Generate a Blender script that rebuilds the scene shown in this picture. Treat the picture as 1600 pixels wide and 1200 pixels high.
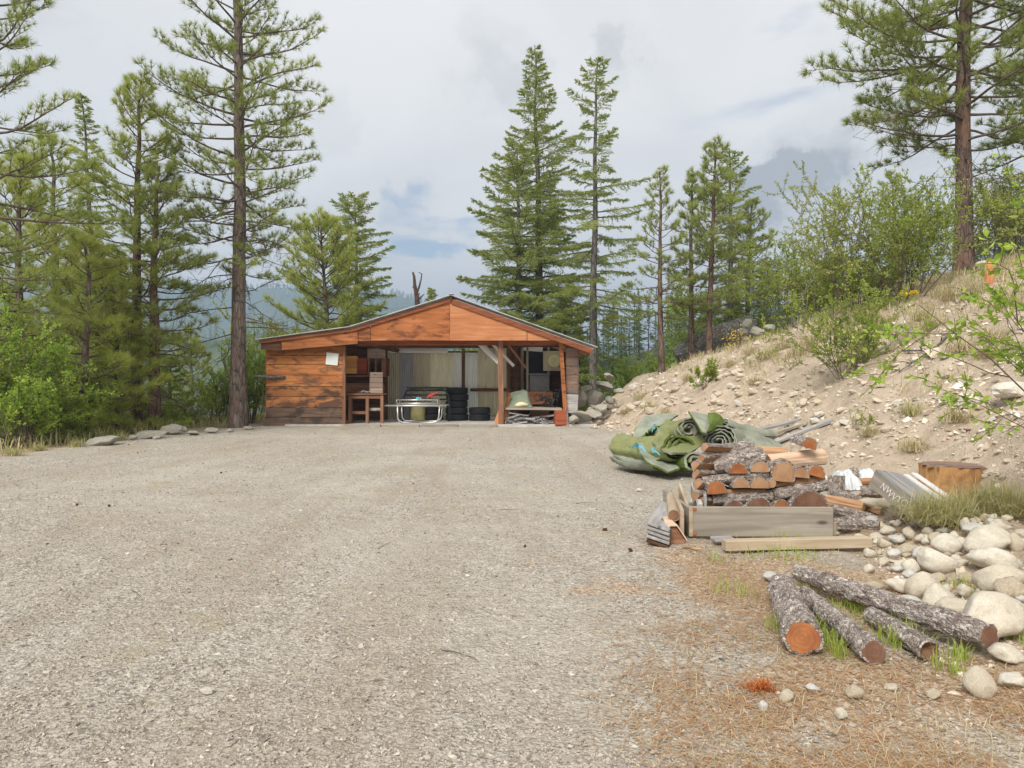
import bpy, bmesh, math, random
import numpy as np
from mathutils import Vector, Matrix, Euler, noise as mnoise

for o in list(bpy.data.objects):
    bpy.data.objects.remove(o)
scene = bpy.context.scene
COL = scene.collection
R = math.radians
CAM_H = 1.4
F = 1067.0            # focal length in photo pixels (1600 wide)

# ------------------------------------------------------------------ camera
cam_data = bpy.data.cameras.new("camera")
cam_data.sensor_width = 36.0
cam_data.lens = 24.0
cam_data.clip_start = 0.05
cam_data.clip_end = 12000
cam = bpy.data.objects.new("camera", cam_data)
cam.location = (0, 0, CAM_H)
cam.rotation_euler = (R(90), 0, 0)
COL.objects.link(cam)
scene.camera = cam

# ------------------------------------------------------------------ world: grey broken overcast over a Nishita sky
SUN_EL, SUN_AZ = R(44), R(207)       # azimuth clockwise from +Y: behind the camera, to the left
world = bpy.data.worlds.new("World")
scene.world = world
world.use_nodes = True
wn, wl = world.node_tree.nodes, world.node_tree.links
wn.clear()
w_out = wn.new('ShaderNodeOutputWorld')
w_bg = wn.new('ShaderNodeBackground'); w_bg.inputs['Strength'].default_value = 0.1
w_sky = wn.new('ShaderNodeTexSky'); w_sky.sky_type = 'NISHITA'; w_sky.sun_disc = False
w_sky.sun_elevation = SUN_EL; w_sky.sun_rotation = SUN_AZ
w_tc = wn.new('ShaderNodeTexCoord')
w_sep = wn.new('ShaderNodeSeparateXYZ'); wl.new(w_tc.outputs['Generated'], w_sep.inputs[0])
def wmath(op, a, b=None):
    n = wn.new('ShaderNodeMath'); n.operation = op
    for i, v in enumerate((a, b)):
        if v is None: continue
        if isinstance(v, (int, float)): n.inputs[i].default_value = v
        else: wl.new(v, n.inputs[i])
    return n.outputs[0]
w_zc = wmath('MAXIMUM', w_sep.outputs[2], 0.0)
w_den = wmath('ADD', w_zc, 0.16)
w_px = wmath('DIVIDE', w_sep.outputs[0], w_den)
w_py = wmath('DIVIDE', w_sep.outputs[1], w_den)
w_cmb = wn.new('ShaderNodeCombineXYZ'); wl.new(w_px, w_cmb.inputs[0]); wl.new(w_py, w_cmb.inputs[1])
def wnoise(scale, detail, rough, off, dist=0.0):
    m = wn.new('ShaderNodeMapping'); m.inputs['Location'].default_value = off
    wl.new(w_cmb.outputs[0], m.inputs['Vector'])
    n = wn.new('ShaderNodeTexNoise'); n.inputs['Scale'].default_value = scale
    n.inputs['Detail'].default_value = detail; n.inputs['Roughness'].default_value = rough
    n.inputs['Distortion'].default_value = dist
    wl.new(m.outputs[0], n.inputs['Vector'])
    return n.outputs['Fac']
def wramp(fac, stops):
    r = wn.new('ShaderNodeValToRGB'); r.color_ramp.interpolation = 'EASE'
    while len(r.color_ramp.elements) < len(stops): r.color_ramp.elements.new(0.5)
    for e, (p, c) in zip(r.color_ramp.elements, stops):
        e.position = p; e.color = (*c, 1) if len(c) == 3 else c
    wl.new(fac, r.inputs[0]); return r.outputs[0]
# thickness of the deck (grey bellies), and the few holes that let the blue through
w_wn = wn.new('ShaderNodeTexNoise'); w_wn.inputs['Scale'].default_value = 9; w_wn.inputs['Detail'].default_value = 6; w_wn.inputs['Roughness'].default_value = 0.62
wl.new(w_tc.outputs['Generated'], w_wn.inputs['Vector'])
w_ma = wn.new('ShaderNodeVectorMath'); w_ma.operation = 'MULTIPLY_ADD'; w_ma.inputs[1].default_value = (.30, .0, .16); wl.new(w_wn.outputs['Color'], w_ma.inputs[0])
w_su = wn.new('ShaderNodeVectorMath'); w_su.operation = 'SUBTRACT'; w_su.inputs[1].default_value = (.15, 0, .08); wl.new(w_tc.outputs['Generated'], w_su.inputs[0]); wl.new(w_su.outputs[0], w_ma.inputs[2])
w_warp = w_ma.outputs[0]      # ragged cloud edges
def wspot(u, v, rad):
    # a patch of sky by direction: 1 at its middle, 0 past rad degrees
    d = Vector(((u-800)/F, 1.0, (600-v)/F)).normalized()
    n = wn.new('ShaderNodeVectorMath'); n.operation = 'DOT_PRODUCT'; n.inputs[1].default_value = d
    nv = wn.new('ShaderNodeVectorMath'); nv.operation = 'NORMALIZE'; wl.new(w_warp, nv.inputs[0]); wl.new(nv.outputs[0], n.inputs[0])
    m = wn.new('ShaderNodeMapRange'); m.interpolation_type = 'SMOOTHSTEP'
    m.inputs['From Min'].default_value = math.cos(R(rad)); m.inputs['From Max'].default_value = 1.0; wl.new(n.outputs['Value'], m.inputs['Value'])
    return m.outputs[0]
w_n1 = wnoise(0.85, 8, 0.58, (3.1, 5.7, 1.3), 0.4)
for (u, v, rad, k) in ((1250, 288, 6, .27), (1212, 292, 3.2, .14), (775, 105, 4.2, .20), (968, 88, 3.2, .24), (515, 190, 3, .14)):
    w_n1 = wmath('SUBTRACT', w_n1, wmath('MULTIPLY', wspot(u, v, rad), k))
w_n1 = wmath('ADD', w_n1, wmath('MULTIPLY', wspot(1260, 330, 4, ), .12))
w_shade = wramp(w_n1, [(0.18, (3.6, 3.68, 3.85)), (0.31, (5.65, 5.62, 5.62)), (0.42, (6.55, 6.48, 6.42)), (0.62, (7.25, 7.15, 7.05))])
w_n2 = wmath('SUBTRACT', wnoise(1.3, 6, 0.58, (-1.55, 2.05, 0.4), 0.5), wmath('MULTIPLY', wspot(655, 365, 7), .24))
w_hole = wramp(w_n2, [(0.16, (0.15,)*3), (0.34, (1,)*3)])
w_mix = wn.new('ShaderNodeMixRGB')
wl.new(w_hole, w_mix.inputs[0]); wl.new(w_sky.outputs[0], w_mix.inputs[1]); wl.new(w_shade, w_mix.inputs[2])
wl.new(w_mix.outputs[0], w_bg.inputs['Color'])
wl.new(w_bg.outputs[0], w_out.inputs['Surface'])

sun_data = bpy.data.lights.new("sun", 'SUN')
sun_data.energy = 3.2; sun_data.angle = R(24); sun_data.color = (1.0, 0.95, 0.87)
sun = bpy.data.objects.new("sun", sun_data)
sdir = Vector((math.sin(SUN_AZ)*math.cos(SUN_EL), math.cos(SUN_AZ)*math.cos(SUN_EL), math.sin(SUN_EL)))
sun.rotation_euler = sdir.to_track_quat('Z', 'Y').to_euler()
sun.location = (-10, -10, 30)
COL.objects.link(sun)

vs = scene.view_settings
vs.view_transform = 'Standard'; vs.look = 'None'; vs.gamma = 1.0; vs.exposure = 0.46; vs.use_curve_mapping = False
try:
    scene.cycles.max_bounces = 8; scene.cycles.diffuse_bounces = 5; scene.cycles.transmission_bounces = 5; scene.cycles.transparent_max_bounces = 4
    scene.cycles.use_denoising = True
except Exception: pass

# ================================================================== helpers
def rng(seed): return np.random.default_rng(seed)
def nrm(v):
    v = np.asarray(v, float)
    return v / np.maximum(np.linalg.norm(v, axis=-1, keepdims=True), 1e-9)

class Geo:
    """collects vertices and triangles, then links them as ONE mesh object"""
    def __init__(s): s.v=[]; s.t=[]; s.m=[]; s.a=[]; s.n=0
    def add(s, v, t, mat=0, tint=0.5):
        v = np.asarray(v, float).reshape(-1,3); t = np.asarray(t, int).reshape(-1,3)
        s.v.append(v); s.t.append(t+s.n); s.n += len(v)
        s.m.append(np.full(len(t), mat, int) if np.isscalar(mat) else np.asarray(mat,int))
        s.a.append(np.full(len(v), tint, float) if np.isscalar(tint) else np.asarray(tint, float))
        return s
    def mesh(s, name, mats, smooth=False):
        v = np.concatenate(s.v); t = np.concatenate(s.t); m = np.concatenate(s.m); a = np.concatenate(s.a)
        me = bpy.data.meshes.new(name)
        me.vertices.add(len(v)); me.vertices.foreach_set('co', v.astype(np.float32).ravel())
        me.loops.add(len(t)*3); me.loops.foreach_set('vertex_index', t.astype(np.int32).ravel())
        me.polygons.add(len(t))
        me.polygons.foreach_set('loop_start', np.arange(0, len(t)*3, 3, dtype=np.int32))
        me.polygons.foreach_set('loop_total', np.full(len(t), 3, np.int32))
        me.polygons.foreach_set('material_index', m.astype(np.int32))
        me.polygons.foreach_set('use_smooth', np.full(len(t), smooth, bool))
        at = me.attributes.new('tint', 'FLOAT', 'POINT'); at.data.foreach_set('value', a.astype(np.float32))
        for mm in (mats if isinstance(mats, (list, tuple)) else [mats]): me.materials.append(mm)
        me.update(calc_edges=True); me.validate()
        return me
    def build(s, name, mats, parent=None, smooth=False, loc=None):
        """vertices are in world space; loc = origin of the new object"""
        if loc is not None:
            for i in range(len(s.v)): s.v[i] = s.v[i] - np.asarray(loc, float)
        return obj(name, s.mesh(name, mats, smooth), parent, loc or (0,0,0))

def wmat(o):
    m = Matrix.LocRotScale(o.location, o.rotation_euler, o.scale)
    return wmat(o.parent) @ o.matrix_parent_inverse @ m if o.parent else m
def adopt(o, parent):
    o.parent = parent; o.matrix_parent_inverse = wmat(parent).inverted()
def obj(name, me, parent=None, loc=(0,0,0), rot=(0,0,0), scale=(1,1,1)):
    o = bpy.data.objects.new(name, me); COL.objects.link(o)
    o.location = loc; o.rotation_euler = rot; o.scale = scale
    if parent is not None: adopt(o, parent)
    return o
def tag(o, label, cat, group=None):
    o['label'] = label; o['category'] = cat
    if group: o['group'] = group
    return o
def kind(o, k): o['kind'] = k; return o
def thing(name, label, cat, loc=(0,0,0), group=None):
    o = bpy.data.objects.new(name, None); COL.objects.link(o); o.location = loc; o.empty_display_size = 0.2
    return tag(o, label, cat, group)

def P(u, v, d):
    return Vector(((u-800)/F*d, d, CAM_H-(v-600)/F*d))

def tube(geo, pts, rad, sides=6, mat=0, tint=0.5, cap=False, wob=0.0, r_=None):
    pts = np.asarray(pts, float); n = len(pts)
    rad = np.broadcast_to(np.asarray(rad, float), (n,))
    tg = np.gradient(pts, axis=0); tg = nrm(tg)
    ref = np.array([0,0,1.0]) if abs(tg[0,2]) < 0.9 else np.array([1.0,0,0])
    a = nrm(np.cross(tg, ref)); b = np.cross(tg, a)
    th = np.linspace(0, 2*np.pi, sides, endpoint=False)
    rr = rad[:,None]*np.ones((n,sides))
    if wob: rr = rr*(1+wob*(r_ or rng(0)).standard_normal((n,sides)))
    v = pts[:,None,:] + rr[...,None]*(np.cos(th)[None,:,None]*a[:,None,:] + np.sin(th)[None,:,None]*b[:,None,:])
    i = np.arange(n-1)[:,None]*sides; j = np.arange(sides)[None,:]; k = (j+1) % sides
    q = np.stack([i+j, i+k, i+sides+k, i+sides+j], -1).reshape(-1,4)
    t = np.concatenate([q[:,[0,1,2]], q[:,[0,2,3]]])
    v = v.reshape(-1,3)
    if cap:
        c0 = len(v); v = np.concatenate([v, pts[[0,-1]]])
        jj = np.arange(sides); kk = (jj+1) % sides
        t = np.concatenate([t, np.stack([jj*0+c0, kk, jj], -1), np.stack([jj*0+c0+1, (n-1)*sides+jj, (n-1)*sides+kk], -1)])
    geo.add(v, t, mat, tint)

BOXV = np.array([[x,y,z] for x in (-.5,.5) for y in (-.5,.5) for z in (-.5,.5)])
BOXT = np.array([[0,1,3],[0,3,2],[4,6,7],[4,7,5],[0,4,5],[0,5,1],[2,3,7],[2,7,6],[0,2,6],[0,6,4],[1,5,7],[1,7,3]])
def gbox(geo, c, size, rot=None, mat=0, tint=0.5):
    v = BOXV*np.asarray(size)
    if rot is not None: v = v @ np.array(Euler(rot).to_matrix()).T
    geo.add(v+np.asarray(c), BOXT, mat, tint)

_boxcache = {}
def box_mesh(size, mat, bev=0.004, rough=0.0, seed=0):
    key = (tuple(round(s,4) for s in size), mat.name, bev, rough, seed)
    if key in _boxcache: return _boxcache[key]
    bm = bmesh.new(); bmesh.ops.create_cube(bm, size=1.0)
    for v in bm.verts: v.co = Vector((v.co.x*size[0], v.co.y*size[1], v.co.z*size[2]))
    if rough:
        r = random.Random(seed)
        for v in bm.verts: v.co += Vector((r.uniform(-1,1), r.uniform(-1,1), r.uniform(-1,1)))*rough
    if bev: bmesh.ops.bevel(bm, geom=list(bm.edges), offset=bev, segments=1, affect='EDGES')
    me = bpy.data.meshes.new('board'); bm.to_mesh(me); bm.free(); me.materials.append(mat)
    _boxcache[key] = me
    return me
def board(name, c, size, mat, parent=None, rot=(0,0,0), bev=0.004, rough=0.0, seed=0):
    return obj(name, box_mesh(size, mat, bev, rough, seed), parent, c, rot)
def beam(name, a, b, w, t, mat, parent=None, roll=0.0, bev=0.004):
    """board whose local X runs from a to b, w wide (local Y), t thick (local Z)"""
    a, b = Vector(a), Vector(b); d = b-a
    q = d.to_track_quat('X', 'Z') @ Euler((roll,0,0)).to_quaternion()
    return obj(name, box_mesh((d.length, w, t), mat, bev), parent, (a+b)/2, q.to_euler())
def slab_poly(name, pts, y0, y1, mat, parent=None):
    """polygon in the XZ plane (list of (x,z)) with thickness from y0 to y1; origin at its centre"""
    n = len(pts); c = np.array([np.mean([p[0] for p in pts]), (y0+y1)/2, np.mean([p[1] for p in pts])])
    v = np.array([[x, y, z] for y in (y0, y1) for x, z in pts]) - c
    fs = [list(range(n)), list(range(2*n-1, n-1, -1))] + [[i, i+n, (i+1)%n+n, (i+1)%n] for i in range(n)]
    me = bpy.data.meshes.new(name); me.from_pydata([tuple(p) for p in v], [], fs); me.materials.append(mat); me.update()
    bm = bmesh.new(); bm.from_mesh(me); bmesh.ops.recalc_face_normals(bm, faces=bm.faces); bm.to_mesh(me); bm.free()
    return obj(name, me, parent, tuple(c))

# ================================================================== materials
class M:
    def __init__(s, name, rough=0.85, spec=0.25):
        s.mat = bpy.data.materials.new(name); s.mat.use_nodes = True
        s.N = s.mat.node_tree.nodes; s.L = s.mat.node_tree.links
        s.b = s.N['Principled BSDF']; s.b.inputs['Roughness'].default_value = rough
        s.b.inputs['Specular IOR Level'].default_value = spec
    def node(s, t, **kw):
        n = s.N.new(t)
        for k, v in kw.items():
            if k in n.inputs: s.set(n.inputs[k], v)
            else: setattr(n, k, v)
        return n
    def set(s, inp, v):
        if hasattr(v, 'is_output') or isinstance(v, bpy.types.NodeSocket): s.L.new(v, inp)
        else: inp.default_value = v
    def coord(s, scale=(1,1,1), kind='Object', rot=(0,0,0)):
        tc = s.N.new('ShaderNodeTexCoord')
        add = s.N.new('ShaderNodeVectorMath'); add.operation = 'ADD'
        src = tc.outputs[kind]
        if kind == 'Object':          # every copy gets its own patch of the pattern
            oi = s.N.new('ShaderNodeObjectInfo')
            mu = s.N.new('ShaderNodeMath'); mu.operation = 'MULTIPLY'; mu.inputs[1].default_value = 37.0
            s.L.new(oi.outputs['Random'], mu.inputs[0])
            s.L.new(src, add.inputs[0]); s.L.new(mu.outputs[0], add.inputs[1]); src = add.outputs[0]
        mp = s.N.new('ShaderNodeMapping'); mp.inputs['Scale'].default_value = scale; mp.inputs['Rotation'].default_value = rot
        s.L.new(src, mp.inputs['Vector']); return mp.outputs[0]
    def pos(s, scale=(1,1,1)):
        g = s.N.new('ShaderNodeNewGeometry'); mp = s.N.new('ShaderNodeMapping'); mp.inputs['Scale'].default_value = scale
        s.L.new(g.outputs['Position'], mp.inputs['Vector']); return mp.outputs[0]
    def noise(s, vec, scale, detail=5, rough=0.55, dist=0.0):
        n = s.node('ShaderNodeTexNoise', Scale=scale, Detail=detail, Roughness=rough, Distortion=dist); s.L.new(vec, n.inputs['Vector'])
        return n.outputs['Fac']
    def voro(s, vec, scale, feature='F1', rnd=1.0):
        n = s.N.new('ShaderNodeTexVoronoi'); n.feature = feature; n.inputs['Scale'].default_value = scale
        n.inputs['Randomness'].default_value = rnd; s.L.new(vec, n.inputs['Vector']); return n.outputs['Distance']
    def ramp(s, fac, stops, interp='LINEAR'):
        r = s.N.new('ShaderNodeValToRGB'); r.color_ramp.interpolation = interp
        while len(r.color_ramp.elements) < len(stops): r.color_ramp.elements.new(0.5)
        for e, (p, c) in zip(r.color_ramp.elements, stops):
            e.position = p; e.color = (*c, 1) if isinstance(c, tuple) else (c, c, c, 1)
        s.L.new(fac, r.inputs[0]); return r.outputs[0]
    def mix(s, fac, a, b, mode='MIX'):
        n = s.N.new('ShaderNodeMixRGB'); n.blend_type = mode
        for i, v in zip((0,1,2), (fac, a, b)):
            if isinstance(v, tuple): n.inputs[i].default_value = (*v, 1)
            elif isinstance(v, (int, float)): n.inputs[i].default_value = v
            else: s.L.new(v, n.inputs[i])
        return n.outputs[0]
    def math(s, op, a, b=0.0):
        n = s.N.new('ShaderNodeMath'); n.operation = op
        for i, v in zip((0,1), (a, b)):
            if isinstance(v, (int, float)): n.inputs[i].default_value = v
            else: s.L.new(v, n.inputs[i])
        return n.outputs[0]
    def attr(s, name='tint'):
        n = s.N.new('ShaderNodeAttribute'); n.attribute_name = name; return n.outputs['Fac']
    def rand(s): return s.N.new('ShaderNodeObjectInfo').outputs['Random']
    def bump(s, h, strength=0.5, dist=0.02):
        n = s.N.new('ShaderNodeBump'); n.inputs['Strength'].default_value = strength; n.inputs['Distance'].default_value = dist
        s.L.new(h, n.inputs['Height']); s.L.new(n.outputs[0], s.b.inputs['Normal']); return n
    def color(s, c): s.set(s.b.inputs['Base Color'], c if not isinstance(c, tuple) else (*c, 1)); return s

def wood(name, dark, mid, light, grain=1.0, stain=None, sth=(0.5,0.62), knots=True, rough=0.8, bumpd=0.004, tone=0.35):
    m = M(name, rough, 0.2)
    v = m.coord((0.55*grain, 9*grain, 9*grain)); g = m.noise(v, 2.2, 6, 0.6, 0.6)
    c = m.ramp(g, [(0.28, dark), (0.5, mid), (0.72, light)])
    v2 = m.coord((0.8, 2.2, 2.2)); big = m.noise(v2, 1.3, 4, 0.6)
    c = m.mix(m.ramp(big, [(0.35, 0.0), (0.7, 0.65)]), c, dark)
    if knots:
        k = m.voro(m.coord((1.0, 2.6, 2.6)), 1.7)
        c = m.mix(m.ramp(k, [(0.05, 0.85), (0.12, 0.0)]), c, tuple(x*0.35 for x in dark))
    if stain:
        st = m.noise(m.pos((0.8, 0.8, 2.2)), 1.7, 6, 0.68, 0.5)
        c = m.mix(m.ramp(st, [(sth[0], 0.0), (sth[1], 0.85)]), c, stain)
    hs = m.N.new('ShaderNodeHueSaturation'); m.L.new(c, hs.inputs['Color'])
    m.L.new(m.math('ADD', m.math('MULTIPLY', m.rand(), tone), 1-tone/2), hs.inputs['Value'])
    m.color(hs.outputs[0]); m.bump(g, 0.6, bumpd); return m.mat

def plain(name, col, rough=0.6, spec=0.4, metal=0.0, var=0.15, scale=6.0, bump=0.0):
    m = M(name, rough, spec); m.b.inputs['Metallic'].default_value = metal
    n = m.noise(m.coord(), scale, 6, 0.6)
    m.color(m.mix(m.ramp(n, [(0.3, 0.0), (0.7, 1.0)]), tuple(c*(1-var) for c in col), tuple(min(1, c*(1+var)) for c in col)))
    if bump: m.bump(n, 0.6, bump)
    return m.mat

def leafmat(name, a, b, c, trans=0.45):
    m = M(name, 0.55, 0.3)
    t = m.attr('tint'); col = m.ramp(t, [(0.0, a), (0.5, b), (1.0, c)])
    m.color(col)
    tr = m.N.new('ShaderNodeBsdfTranslucent'); m.L.new(m.mix(0.35, col, (0.45, 0.5, 0.08)), tr.inputs['Color'])
    mx = m.N.new('ShaderNodeMixShader'); mx.inputs[0].default_value = trans
    m.L.new(m.b.outputs[0], mx.inputs[1]); m.L.new(tr.outputs[0], mx.inputs[2])
    m.L.new(mx.outputs[0], m.N['Material Output'].inputs['Surface']); return m.mat

MT = {}
MT['needle_pine'] = leafmat('pine_needles', (0.22,0.27,0.07), (0.35,0.4,0.115), (0.48,0.52,0.18), .5)
MT['needle_pine_warm'] = leafmat('pine_needles_yellow', (0.28,0.34,0.07), (0.43,0.48,0.11), (0.56,0.58,0.18), .5)
MT['needle_fir'] = leafmat('fir_needles', (0.22,0.27,0.085), (0.34,0.39,0.125), (0.47,0.5,0.18), 0.5)
MT['needle_far'] = leafmat('far_needles', (0.08,0.12,0.05), (0.14,0.19,0.07), (0.23,0.27,0.1), 0.3)
MT['leaf'] = leafmat('spring_leaves', (0.2,0.28,0.05), (0.32,0.41,0.075), (0.46,0.52,0.12), .5)
MT['leaf_olive'] = leafmat('olive_leaves', (0.27,0.32,0.09), (0.41,0.45,0.14), (0.55,0.57,0.22), .5)
MT['leaf_bright'] = leafmat('bright_leaves', (0.22,0.36,0.05), (0.34,0.5,0.07), (0.52,0.62,0.14), .5)
MT['dry_grass'] = leafmat('dry_grass', (0.38,0.31,0.18), (0.55,0.47,0.29), (0.68,0.6,0.4), 0.3)
MT['mixed_grass'] = leafmat('mixed_grass', (0.26,0.29,0.1), (0.5,0.45,0.22), (0.66,0.58,0.36), 0.3)
MT['green_grass'] = leafmat('green_grass', (0.22,0.32,0.05), (0.36,0.46,0.08), (0.52,0.52,0.16), 0.4)
MT['litter'] = leafmat('needle_litter', (0.34,0.17,0.08), (0.46,0.27,0.14), (0.56,0.43,0.26), 0.1)
MT['rust_plant'] = leafmat('rust_plant', (0.4,0.09,0.02), (0.55,0.14,0.03), (0.6,0.22,0.06), 0.3)
MT['flower'] = leafmat('yellow_flower', (0.75,0.5,0.02), (0.85,0.58,0.03), (0.85,0.65,0.1), 0.3)

def barkmat(name, dark, mid, light, sx=7, sz=1.6, orange=None, bumpd=0.03):
    m = M(name, 0.95, 0.1)
    v = m.pos((sx, sx, sz)); n = m.noise(v, 1.6, 6, 0.65, 0.5)
    k = m.voro(v, 1.4, 'DISTANCE_TO_EDGE')
    c = m.ramp(n, [(0.3, dark), (0.5, mid), (0.72, light)])
    c = m.mix(m.ramp(k, [(0.0, 0.8), (0.12, 0.0)]), c, tuple(x*0.45 for x in dark))
    if orange: c = m.mix(m.ramp(m.noise(m.pos((3,3,1.2)), 1.3, 4), [(0.5, 0.0), (0.66, 0.6)]), c, orange)
    m.color(c); m.bump(m.math('ADD', n, m.math('MINIMUM', k, 0.25)), 0.9, bumpd); return m.mat
MT['bark_pine'] = barkmat('pine_bark', (0.085,0.068,0.06), (0.2,0.162,0.142), (0.33,0.275,0.245), orange=(0.2,0.13,0.1))
MT['bark_red'] = barkmat('red_pine_bark', (0.065,0.045,0.038), (0.155,0.108,0.088), (0.25,0.185,0.155), orange=(0.24,0.135,0.09))
MT['bark_grey'] = barkmat('grey_bark', (0.09,0.08,0.075), (0.17,0.155,0.14), (0.26,0.24,0.22))
MT['bark_twig'] = plain('twig_bark', (0.15,0.115,0.095), 0.9, 0.1, var=0.4)

def logbark():
    m = M('log_bark', 0.95, 0.1)
    v0 = m.coord((30, 46, 46)); n = m.noise(v0, 0.5, 7, 0.75, 1.0)
    wv = m.N.new('ShaderNodeTexNoise'); wv.inputs['Scale'].default_value = 0.7; wv.inputs['Detail'].default_value = 4; m.L.new(v0, wv.inputs['Vector'])
    ad = m.N.new('ShaderNodeVectorMath'); ad.operation = 'MULTIPLY_ADD'; ad.inputs[1].default_value = (3.2,3.2,3.2); m.L.new(wv.outputs['Color'], ad.inputs[0]); m.L.new(v0, ad.inputs[2]); v = ad.outputs[0]
    vo = m.N.new('ShaderNodeTexVoronoi'); vo.inputs['Scale'].default_value = 1.0; m.L.new(v, vo.inputs['Vector'])
    k = m.voro(v, 1.0, 'DISTANCE_TO_EDGE'); sep = m.N.new('ShaderNodeSeparateColor'); m.L.new(vo.outputs['Color'], sep.inputs[0])
    val = m.math('ADD', m.math('MULTIPLY', sep.outputs[0], .35), m.math('MULTIPLY', n, .75))
    c = m.ramp(val, [(0.3, (0.13,0.098,0.085)), (0.42, (0.3,0.245,0.215)), (0.58, (0.43,0.37,0.33)), (0.74, (0.66,0.6,0.54))])
    c = m.mix(m.ramp(k, [(0.0, .7), (0.12, 0.0)]), c, (0.07,0.048,0.038))
    m.color(c); m.bump(m.math('ADD', val, m.math('MINIMUM', k, .3)), 1.0, 0.02); return m.mat
MT['log_bark'] = logbark()
def endgrain(name, a, b, ring):
    m = M(name, 0.85, 0.2)
    g = m.N.new('ShaderNodeTexCoord'); mp = m.N.new('ShaderNodeMapping'); mp.inputs['Scale'].default_value = (0,1,1)
    m.L.new(g.outputs['Object'], mp.inputs['Vector'])
    w = m.N.new('ShaderNodeTexWave'); w.wave_type = 'RINGS'; w.rings_direction = 'X'
    w.inputs['Scale'].default_value = 13; w.inputs['Distortion'].default_value = 5.0; w.inputs['Detail'].default_value = 3
    m.L.new(mp.outputs[0], w.inputs['Vector'])
    n = m.noise(m.coord((4,4,4)), 2.2, 5)
    c = m.mix(m.ramp(n, [(0.35,0.0),(0.68,1.0)]), a, b)
    c = m.mix(m.math('MULTIPLY', w.outputs['Fac'], 0.22), c, ring)
    m.color(c); m.bump(n, 0.5, 0.004); return m.mat
MT['cut_orange'] = endgrain('cut_wood_orange', (0.42,0.17,0.065), (0.27,0.095,0.04), (0.12,0.05,0.028))
MT['cut_pale'] = endgrain('cut_wood_pale', (0.44,0.27,0.155), (0.33,0.175,0.095), (0.18,0.095,0.055))
MT['cut_brown'] = endgrain('cut_wood_brown', (0.24,0.13,0.085), (0.14,0.07,0.045), (0.07,0.035,0.025))
MT['split'] = wood('split_wood', (0.3,0.15,0.075), (0.46,0.27,0.15), (0.6,0.42,0.27), 1.6, bumpd=0.01)
MT['peeled'] = wood('peeled_wood', (0.42,0.27,0.17), (0.58,0.42,0.3), (0.7,0.57,0.44), 1.2, bumpd=0.006)
MT['ply_orange'] = wood('plywood_orange', (0.27,0.085,0.03), (0.43,0.16,0.058), (0.54,0.25,0.11), 0.55, stain=(0.14,0.05,0.025), bumpd=0.002)
MT['ply_pink'] = wood('plywood_pale', (0.42,0.15,0.06), (0.56,0.24,0.11), (0.64,0.34,0.18), 0.5, bumpd=0.002)
MT['rake'] = wood('rake_wood', (0.16,0.05,0.025), (0.3,0.1,0.045), (0.42,0.17,0.08), 0.8)
MT['wall_board'] = wood('wall_board', (0.28,0.1,0.036), (0.46,0.18,0.06), (0.57,0.27,0.1), 0.7, stain=(0.11,0.06,0.04), bumpd=0.004)
def wallwear():
    m = M('wall_board_weathered', 0.9, 0.15)
    v = m.coord((0.5, 8, 8)); g = m.noise(v, 2.0, 6, 0.6, 0.7)
    c = m.ramp(g, [(0.28, (0.075,0.054,0.044)), (0.5, (0.145,0.098,0.073)), (0.72, (0.25,0.155,0.1))])
    s_ = m.noise(m.coord((1.2,1.2,1.2)), 1.5, 5, 0.6, 0.5)
    c = m.mix(m.ramp(s_, [(0.45,0.0),(0.62,0.85)]), c, (0.05,0.042,0.038))
    m.color(c); m.bump(g, 0.6, 0.006); return m.mat
MT['wall_grey'] = wallwear()
MT['wall_mid'] = wood('wall_board_smeared', (0.26,0.1,0.04), (0.42,0.17,0.06), (0.54,0.27,0.11), 0.7, stain=(0.05,0.037,0.032), sth=(0.44,0.56), bumpd=0.004)
MT['stump_wood'] = wood('stump_wood', (0.3,0.15,0.065), (0.47,0.25,0.1), (0.58,0.36,0.17), 1.0, stain=(0.2,0.12,0.07))
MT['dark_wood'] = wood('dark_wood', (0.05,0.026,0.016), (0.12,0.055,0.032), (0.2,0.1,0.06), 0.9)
MT['brown_wood'] = wood('brown_wood', (0.14,0.065,0.04), (0.27,0.14,0.085), (0.38,0.22,0.14), 0.9)
MT['shake'] = wood('weathered_shake', (0.13,0.085,0.065), (0.26,0.165,0.12), (0.36,0.25,0.19), 1.2, stain=(0.12,0.11,0.11), bumpd=0.008)
MT['grey_board'] = wood('grey_board', (0.22,0.19,0.155), (0.36,0.32,0.265), (0.5,0.45,0.38), 0.8, bumpd=0.004, tone=0.3)
MT['tan_board'] = wood('tan_board', (0.33,0.25,0.17), (0.47,0.38,0.27), (0.6,0.5,0.38), 0.9, tone=0.3)
MT['silver_board'] = wood('silver_board', (0.2,0.19,0.185), (0.36,0.345,0.335), (0.5,0.485,0.47), 1.0, tone=0.35)
MT['crate'] = wood('crate_wood', (0.5,0.22,0.07), (0.66,0.34,0.12), (0.72,0.43,0.18), 0.7)
MT['crate_red'] = wood('red_crate_wood', (0.2,0.05,0.025), (0.32,0.085,0.04), (0.4,0.13,0.06), 0.7)
MT['crate_grey'] = wood('grey_crate_wood', (0.28,0.2,0.16), (0.42,0.32,0.26), (0.52,0.42,0.36), 0.9)
MT['white_board'] = wood('white_board', (0.6,0.58,0.55), (0.74,0.73,0.71), (0.82,0.81,0.8), 0.8, knots=False, tone=0.1)
MT['white_paint'] = plain('white_paint', (0.72,0.76,0.74), 0.5, 0.4, var=0.06)
MT['cream_metal'] = None
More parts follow.
